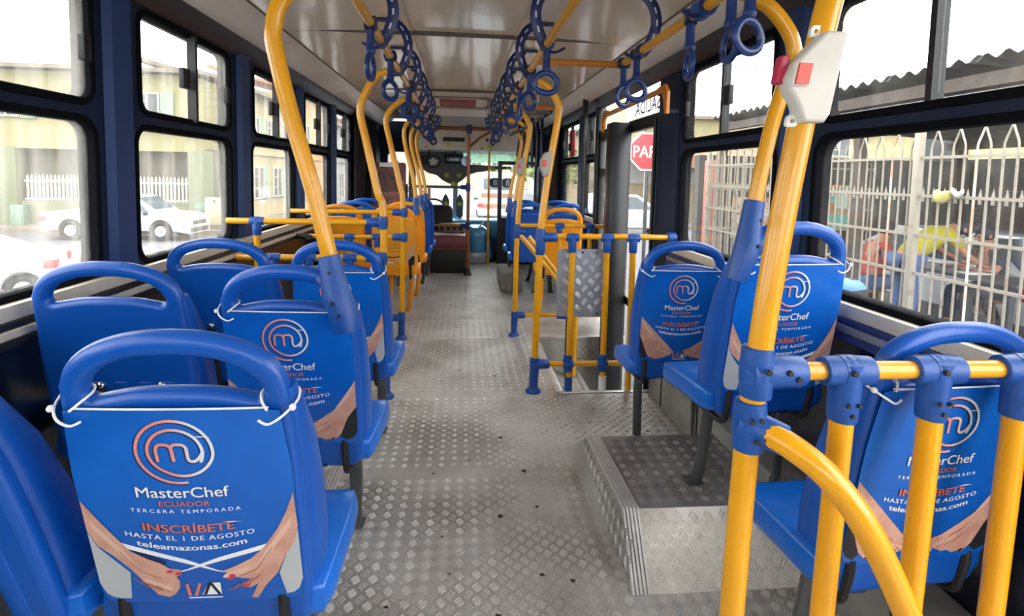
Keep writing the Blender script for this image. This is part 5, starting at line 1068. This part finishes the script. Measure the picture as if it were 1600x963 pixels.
nb_ = thing('neighbour_house', 'pale yellow house rising behind the dark yard wall', 'house', (13, 8, GZ)); MB().box((12, 0, GZ), (20, 16, 2.75)).build('wall', M('pale_yellow_wall', '#a99f78', .85), nb_); MB().box((11.7, -.3, 2.75), (20, 16.3, 2.95)).build('roof', ROOF, nb_)
for y in (3, 6, 9, 12): MB().box((11.97, y, 1.6), (12.02, y+1.2, 2.5)).build('window', WGL, nb_)
# roof over the yard: corrugated sheets on posts and beams
yr_ = thing('yard_roof', 'grey corrugated roof on posts over the yard behind the fence', 'roof', (6, 5, GZ))
CORR = M('corrugated_sheet', '#6d6f70', .7, var=.25, vs=4)
for k in range(8):
    y0 = 1.4+k*.98; n_ = 28; pr = [(y0+.99*i/n_, .028*cos(2*pi*i/n_*5.5)) for i in range(n_+1)]
    vs = [(x, y, zz+dz+o_) for o_ in (0, .006) for x, zz in ((4.35, 2.33), (9.6, 2.05)) for y, dz in pr]; m_ = n_+1
    MB().add(vs, [(i, i+1, m_+i+1, m_+i) for i in range(n_)]+[(2*m_+i, 3*m_+i, 3*m_+i+1, 2*m_+i+1) for i in range(n_)]+[(i, 2*m_+i, 2*m_+i+1, i+1) for i in range(n_)]).build('sheet', CORR, yr_)
for x, z in ((4.5, 2.22), (6.5, 2.12), (8.8, 2.0)): MB().box((x-.05, 1.4, z-.12), (x+.05, 9.2, z)).build('purlin', M('dark_timber', '#4c443d', .8), yr_)
for x, y in ((4.5, 1.8), (4.55, 5.9), (4.5, 9.1), (8.8, 2), (8.8, 9)): MB().box((x-.05, y-.05, GZ+.1), (x+.05, y+.05, 2.2)).build('post', M('dark_timber', '#4c443d', .8), yr_)
MB().box((4.42, 1.4, 1.95), (4.47, 9.2, 2.06)).build('eave_board', M('grey_board', '#8b8a86', .8), yr_)
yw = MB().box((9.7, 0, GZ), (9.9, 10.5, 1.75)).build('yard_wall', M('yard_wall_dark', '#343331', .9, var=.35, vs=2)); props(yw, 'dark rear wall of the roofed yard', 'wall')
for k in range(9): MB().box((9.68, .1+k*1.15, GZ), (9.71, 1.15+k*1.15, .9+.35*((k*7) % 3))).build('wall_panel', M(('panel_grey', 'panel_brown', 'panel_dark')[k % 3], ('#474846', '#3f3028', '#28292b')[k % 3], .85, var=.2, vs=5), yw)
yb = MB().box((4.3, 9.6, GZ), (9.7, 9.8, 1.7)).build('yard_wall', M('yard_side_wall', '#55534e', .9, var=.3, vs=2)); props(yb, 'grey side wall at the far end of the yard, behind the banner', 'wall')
bn = thing('banner', 'orange and turquoise printed banner hanging at the far end of the yard', 'banner', (6.8, 9.5, .9)); MB().box((5.75, 9.52, .66), (7.25, 9.56, 1.21)).build('cloth', M('banner_orange', '#d08a4c', .7, col2='#8cc4b4', vs=3, ramp=(.44, .5)), bn); MB().box((5.75, 9.50, .38), (7.25, 9.54, .67)).build('lower_band', M('banner_turquoise', '#7fc9bd', .7), bn)
for k in range(4): MB().plate(rect(5.85+k*.35, .76, 6.1+k*.35, 1.12), t=.01, fn=lambda a, c, d: (a, 9.51+d, c)).build('printed_patch', M(('patch_a', 'patch_b')[k % 2], ('#e2a060', '#c9e0d4')[k % 2], .7), bn)
mp_ = thing('menu_board', 'orange patterned menu board on the wall seen through the corner fence', 'board', (5.3, 9.5, .4)); MB().box((4.95, 9.52, .2), (5.62, 9.58, .95)).build('board', M('menu_orange', '#c98f5a', .7, col2='#d9cdb8', vs=5, ramp=(.45, .52)), mp_)
tb = thing('long_table', 'long dark table with white papers in the yard', 'table', (5.85, 5.9, GZ)); MB().cbox((5.55, 4.9, .22), (6.10, 7.0, .26), .008).build('tabletop', M('table_dark', '#4a4845', .5), tb)
for x in (5.6, 6.05):
    for y in (5.0, 6.9): MB().box((x-.03, y-.03, YZ), (x+.03, y+.03, .22)).build('leg', DGREY, tb)
for k, (x, y, lab) in enumerate(((5.75, 6.5, 'white paper on the table before the seated person in red'), (5.80, 5.6, 'white paper lying before the dark-haired person'))): props(MB().cbox((x-.15, y-.11, .261), (x+.15, y+.11, .268), .001).build('paper', WHT), lab, 'paper')
shf = thing('shelf_rack', 'dark shelf rack with stored boards above the table', 'rack', (8.9, 5, GZ))
for z in (-.3, .33, 1.12): MB().box((8.8, 2.5, z), (9.6, 8.5, z+.05)).build('shelf', M('shelf_dark', '#3b3733', .8), shf)
for y in (2.6, 4.6, 6.6, 8.4): MB().box((8.8, y-.04, GZ+.1), (8.88, y+.04, 1.4)).build('upright', M('shelf_dark', '#3b3733', .8), shf)
for k in range(7): tyg = MB().tube([(9.2, 2.9+k*.75+.26*cos(2*pi*i/14), .725+.26*sin(2*pi*i/14)) for i in range(14)], .075, 7, closed=True).build('stored_tyre', TYRE); props(tyg, 'black tyre on the middle shelf of the yard rack, %s from the rear' % ORD[k], 'tyre', 'tyres on the yard rack')
# ================================================================== stop sign
ss = thing('stop_sign', 'red octagonal stop sign with white border on a post at the corner', 'sign', (3.02, 8.7, 1.69))
oc = lambda r: [(r*cos(R_(22.5+45*k)), r*sin(R_(22.5+45*k))) for k in range(8)]
sf = lambda o_: (lambda a, c, d: (3.02+a, 8.7-o_+d, 1.69+c))
MB().plate(oc(.335), t=.012, fn=sf(0)).build('plate', M('sign_white', '#ebe9e6', .4, var=0), ss); MB().plate(oc(.305), t=.004, fn=sf(.009)).build('red_face', M('sign_red', '#b8343b', .35, var=.06), ss)
MB().text('PARE', .19, lambda a, c, d: sf(.0125+d*8)(a, c-.095, 0), .015, 1, .50).build('lettering', MATS['sign_white'], ss, flat=True); MB().cyl((3.02, 8.73, GZ+.1), (3.02, 8.73, 1.95), .03).build('post', DGREY, ss)
# ================================================================== people
def skin(P, E, r, lev=1):
    me = bpy.data.meshes.new('tmp'); me.from_pydata([V(p) for p in P], E, []); o = bpy.data.objects.new('tmp', me); COL.objects.link(o)
    md = o.modifiers.new('s', 'SKIN'); md.use_smooth_shade = True
    for i, q in enumerate(r): me.skin_vertices[0].data[i].radius = q if isinstance(q, tuple) else (q, q)
    me.skin_vertices[0].data[0].use_root = True
    sb_ = o.modifiers.new('d', 'SUBSURF'); sb_.levels = lev; sb_.render_levels = lev
    dg = bpy.context.evaluated_depsgraph_get(); m2 = bpy.data.meshes.new_from_object(o.evaluated_get(dg))
    out = ([v.co.copy() for v in m2.vertices], [tuple(p.vertices) for p in m2.polygons])
    bpy.data.objects.remove(o); bpy.data.meshes.remove(me); bpy.data.meshes.remove(m2)
    return out
def person(label, loc, rz, J, shirt, trousers, hair, skinm, cap=None, beardless=True):
    """J: joint positions in local space, facing +y"""
    t = thing('person', label, 'person', (0, 0, 0)); j = {k: V(v) for k, v in J.items()}
    nm = ['pelvis', 'belly', 'chest', 'neck', 'head', 'crown', 'shl', 'ell', 'wrl', 'shr', 'elr', 'wrr', 'hpl', 'knl', 'anl', 'tol', 'hpr', 'knr', 'anr', 'tor']; ix = {n: i for i, n in enumerate(nm)}
    ed = [('pelvis', 'belly'), ('belly', 'chest'), ('chest', 'neck'), ('neck', 'head'), ('head', 'crown'), ('chest', 'shl'), ('shl', 'ell'), ('ell', 'wrl'), ('chest', 'shr'), ('shr', 'elr'), ('elr', 'wrr'), ('pelvis', 'hpl'), ('hpl', 'knl'), ('knl', 'anl'), ('anl', 'tol'), ('pelvis', 'hpr'), ('hpr', 'knr'), ('knr', 'anr'), ('anr', 'tor')]
    ra = dict(pelvis=(.15, .11), belly=(.145, .10), chest=(.16, .11), neck=.055, head=(.075, .09), crown=(.07, .085), shl=.06, shr=.06, ell=.043, elr=.043, wrl=.03, wrr=.03, hpl=.085, hpr=.085, knl=.058, knr=.058, anl=.04, anr=.04, tol=.035, tor=.035)
    vs, fs = skin([j[n] for n in nm], [(ix[a], ix[b_]) for a, b_ in ed], [ra[n] for n in nm])
    mb = MB().add(vs, fs)
    hd = (j['crown']-j['neck']).normalized(); hc = (j['head']+j['crown'])/2; fwd = J.get('look') and V(J['look']).normalized() or V((0, 1, 0)); fwd = (fwd-hd*fwd.dot(hd)).normalized(); sd = fwd.cross(hd)
    mb.sph(hc+fwd*.108-hd*.012, (.014, .02, .02), 8, 5)
    for s_ in (-1, 1): mb.sph(hc+sd*s_*.083-hd*.01, (.016, .02, .032), 8, 5)
    for s_, wn, en in ((-1, 'wrl', 'ell'), (1, 'wrr', 'elr')):   # hands: palm, four fingers, thumb
        d = (j[wn]-j[en]).normalized(); u = d.orthogonal().normalized(); u = (V((1, 0, 0))-d*d.x).normalized() if abs(d.x) < .9 else u; n_ = d.cross(u)
        mb.sph(j[wn]+d*.055, (.040, .040, .026), 8, 6)
        for q in range(4): b0 = j[wn]+d*.08+u*(q-1.5)*.018; l_ = (.055, .068, .064, .048)[q]; mb.tube([b0, b0+d*l_*.55, b0+d*l_-n_*.02], [.0095, .009, .007], 6)
        mb.tube([j[wn]+d*.03+u*.03*s_, j[wn]+d*.06+u*.06*s_, j[wn]+d*.09+u*.062*s_], [.011, .010, .008], 6)
    mb.build('body', skinm, t, 180)
    for q in (-1, 1): MB().sph(hc+fwd*.088+sd*q*.033+hd*.012, .011, 6, 5).build('eye', BLK, t)
    MB().tube([hc+fwd*.096-hd*.055-sd*.022, hc+fwd*.100-hd*.058, hc+fwd*.096-hd*.055+sd*.022], .005, 6).build('mouth', M('lips', '#8a5548', .5), t)
    hm = MB(); hv = MB().sph((0, 0, 0), 1, 14, 9); zz = Matrix((sd, fwd, hd)).transposed()
    hm.add([hc-fwd*.014+hd*.022+zz@V((p.x*.098, p.y*.112, p.z*.112)) for p in hv.v], hv.f)
    hm.v = [p if (p-hc).dot(fwd) < .05 or (p-hc).dot(hd) > .06 else p-fwd*((p-hc).dot(fwd)-.05) for p in hm.v]
    hm.build('hair', hair, t, 180)
    if cap:
        cm = MB(); cm.add([hc-fwd*.008+hd*.045+zz@V((p.x*.098, p.y*.113, max(-.02, p.z*.088))) for p in hv.v], hv.f); cm.build('cap', cap, t, 60)
        MB().plate([(.085*cos(R_(a)), .10+.10*sin(R_(a))) for a in range(0, 181, 15)], t=.008, bev=.002, fn=lambda a, c, d: hc+sd*a+fwd*c+hd*(.030-.25*max(0, c-.1)+d)).build('cap_peak', cap, t)
    k2 = lambda names, edges, rr: skin([j[n] for n in names], [(names.index(a), names.index(b_)) for a, b_ in edges], rr)
    j['sl'] = j['shl'].lerp(j['ell'], .75); j['sr'] = j['shr'].lerp(j['elr'], .75); j['n0'] = j['chest'].lerp(j['neck'], .75)
    MB().add(*k2(['pelvis', 'belly', 'chest', 'n0', 'shl', 'sl', 'shr', 'sr'], [('pelvis', 'belly'), ('belly', 'chest'), ('chest', 'n0'), ('chest', 'shl'), ('shl', 'sl'), ('chest', 'shr'), ('shr', 'sr')], [(.168, .128), (.168, .122), (.178, .128), .062, .078, .062, .078, .062])).build('shirt', shirt, t, 180)
    j['p0'] = j['pelvis']
    MB().add(*k2(['p0', 'hpl', 'knl', 'anl', 'hpr', 'knr', 'anr'], [('p0', 'hpl'), ('hpl', 'knl'), ('knl', 'anl'), ('p0', 'hpr'), ('hpr', 'knr'), ('knr', 'anr')], [(.160, .122), .100, .074, .056, .100, .074, .056])).build('trousers', trousers, t, 180)
    for a, b_ in (('anl', 'tol'), ('anr', 'tor')):
        c = j[a].lerp(j[b_], .5); MB().rbox(c-V((0, 0, .012)), (.05, .13, .045), .035, None, 3).build('shoe', BLK, t)
    t.location = loc; t.rotation_euler = (0, 0, R_(rz))
    return t
STAND = dict(pelvis=(0, 0, .92), belly=(0, .01, 1.08), chest=(0, 0, 1.28), neck=(0, .01, 1.46), head=(0, .03, 1.56), crown=(0, .03, 1.66), shl=(-.18, 0, 1.38), ell=(-.24, -.02, 1.12), wrl=(-.25, .06, .88), shr=(.18, 0, 1.38), elr=(.24, -.02, 1.12), wrr=(.25, .06, .88), hpl=(-.09, 0, .88), knl=(-.10, .03, .48), anl=(-.10, 0, .09), tol=(-.11, .15, .05), hpr=(.09, 0, .88), knr=(.10, .03, .48), anr=(.10, 0, .09), tor=(.11, .15, .05))
SIT = dict(pelvis=(0, 0, .50), belly=(0, .04, .66), chest=(0, .08, .86), neck=(0, .13, 1.03), head=(0, .17, 1.12), crown=(0, .20, 1.21), shl=(-.18, .09, .95), ell=(-.24, .24, .74), wrl=(-.14, .46, .76), shr=(.18, .09, .95), elr=(.24, .24, .74), wrr=(.14, .46, .76), hpl=(-.10, .04, .48), knl=(-.12, .44, .50), anl=(-.12, .42, .09), tol=(-.12, .56, .05), hpr=(.10, .04, .48), knr=(.12, .44, .50), anr=(.12, .42, .09), tor=(.12, .56, .05))
BEND = dict(pelvis=(0, 0, .90), belly=(0, .12, 1.02), chest=(0, .30, 1.16), neck=(0, .46, 1.24), head=(0, .55, 1.25), crown=(0, .64, 1.24), look=(0, .5, -1), shl=(-.18, .36, 1.20), ell=(-.22, .52, .98), wrl=(-.16, .70, .88), shr=(.18, .36, 1.20), elr=(.22, .52, .98), wrr=(.16, .70, .88), hpl=(-.09, 0, .86), knl=(-.10, .02, .47), anl=(-.10, -.02, .09), tol=(-.11, .13, .05), hpr=(.09, 0, .86), knr=(.10, .05, .47), anr=(.10, .02, .09), tor=(.11, .17, .05))
HAIR = M('black_hair', '#1d1a19', .6, var=.2); SK1 = M('brown_skin', '#a8765a', .55, var=.06)
JEAN = M('blue_jeans', '#4a6390', .8, var=.2, vs=20); DTR = M('dark_trousers', '#35373d', .8, var=.15)
person('person in a yellow shirt bending over the table in the yard', (5.15, 5.85, YZ), -100, BEND, M('yellow_shirt', '#a39a16', .8, var=.12), JEAN, HAIR, SK1)
person('person in a red shirt sitting behind the fence with arms on the table', (5.28, 6.55, YZ), -105, SIT, M('red_shirt', '#a8443a', .8, var=.12), JEAN, HAIR, SK1)
person('dark-haired person sitting across the table from the yellow shirt', (6.45, 5.95, YZ), 85, SIT, M('dark_shirt', '#3b3d42', .8, var=.12), DTR, HAIR, SK1)
person('person in a blue cap passing close below the right window', (2.90, 3.74, GZ+.1), 35, {k: tuple(c*.815 for c in v) for k, v in STAND.items()}, M('grey_shirt', '#8a8c92', .8), DTR, HAIR, M('fair_skin', '#c99a84', .55), cap=M('blue_cap', '#5a86c9', .7, var=.08))
for k, (x, y, lab) in enumerate(((5.27, 6.55, 'plain stool under the person in red'), (6.46, 5.95, 'plain stool under the dark-haired person'))):
    st = thing('stool', lab, 'stool', (x, y, (YZ-.1)+.1)); MB().cyl((x, y, (YZ-.1)+.46), (x, y, (YZ-.1)+.50), .17, n=14).build('seat', M('stool_wood', '#6b543f', .7), st)
    for q in range(4): a = pi/4+q*pi/2; MB().cyl((x+.12*cos(a), y+.12*sin(a), (YZ-.1)+.46), (x+.16*cos(a), y+.16*sin(a), (YZ-.1)+.1), .016, n=6).build('leg', MATS['stool_wood'], st)
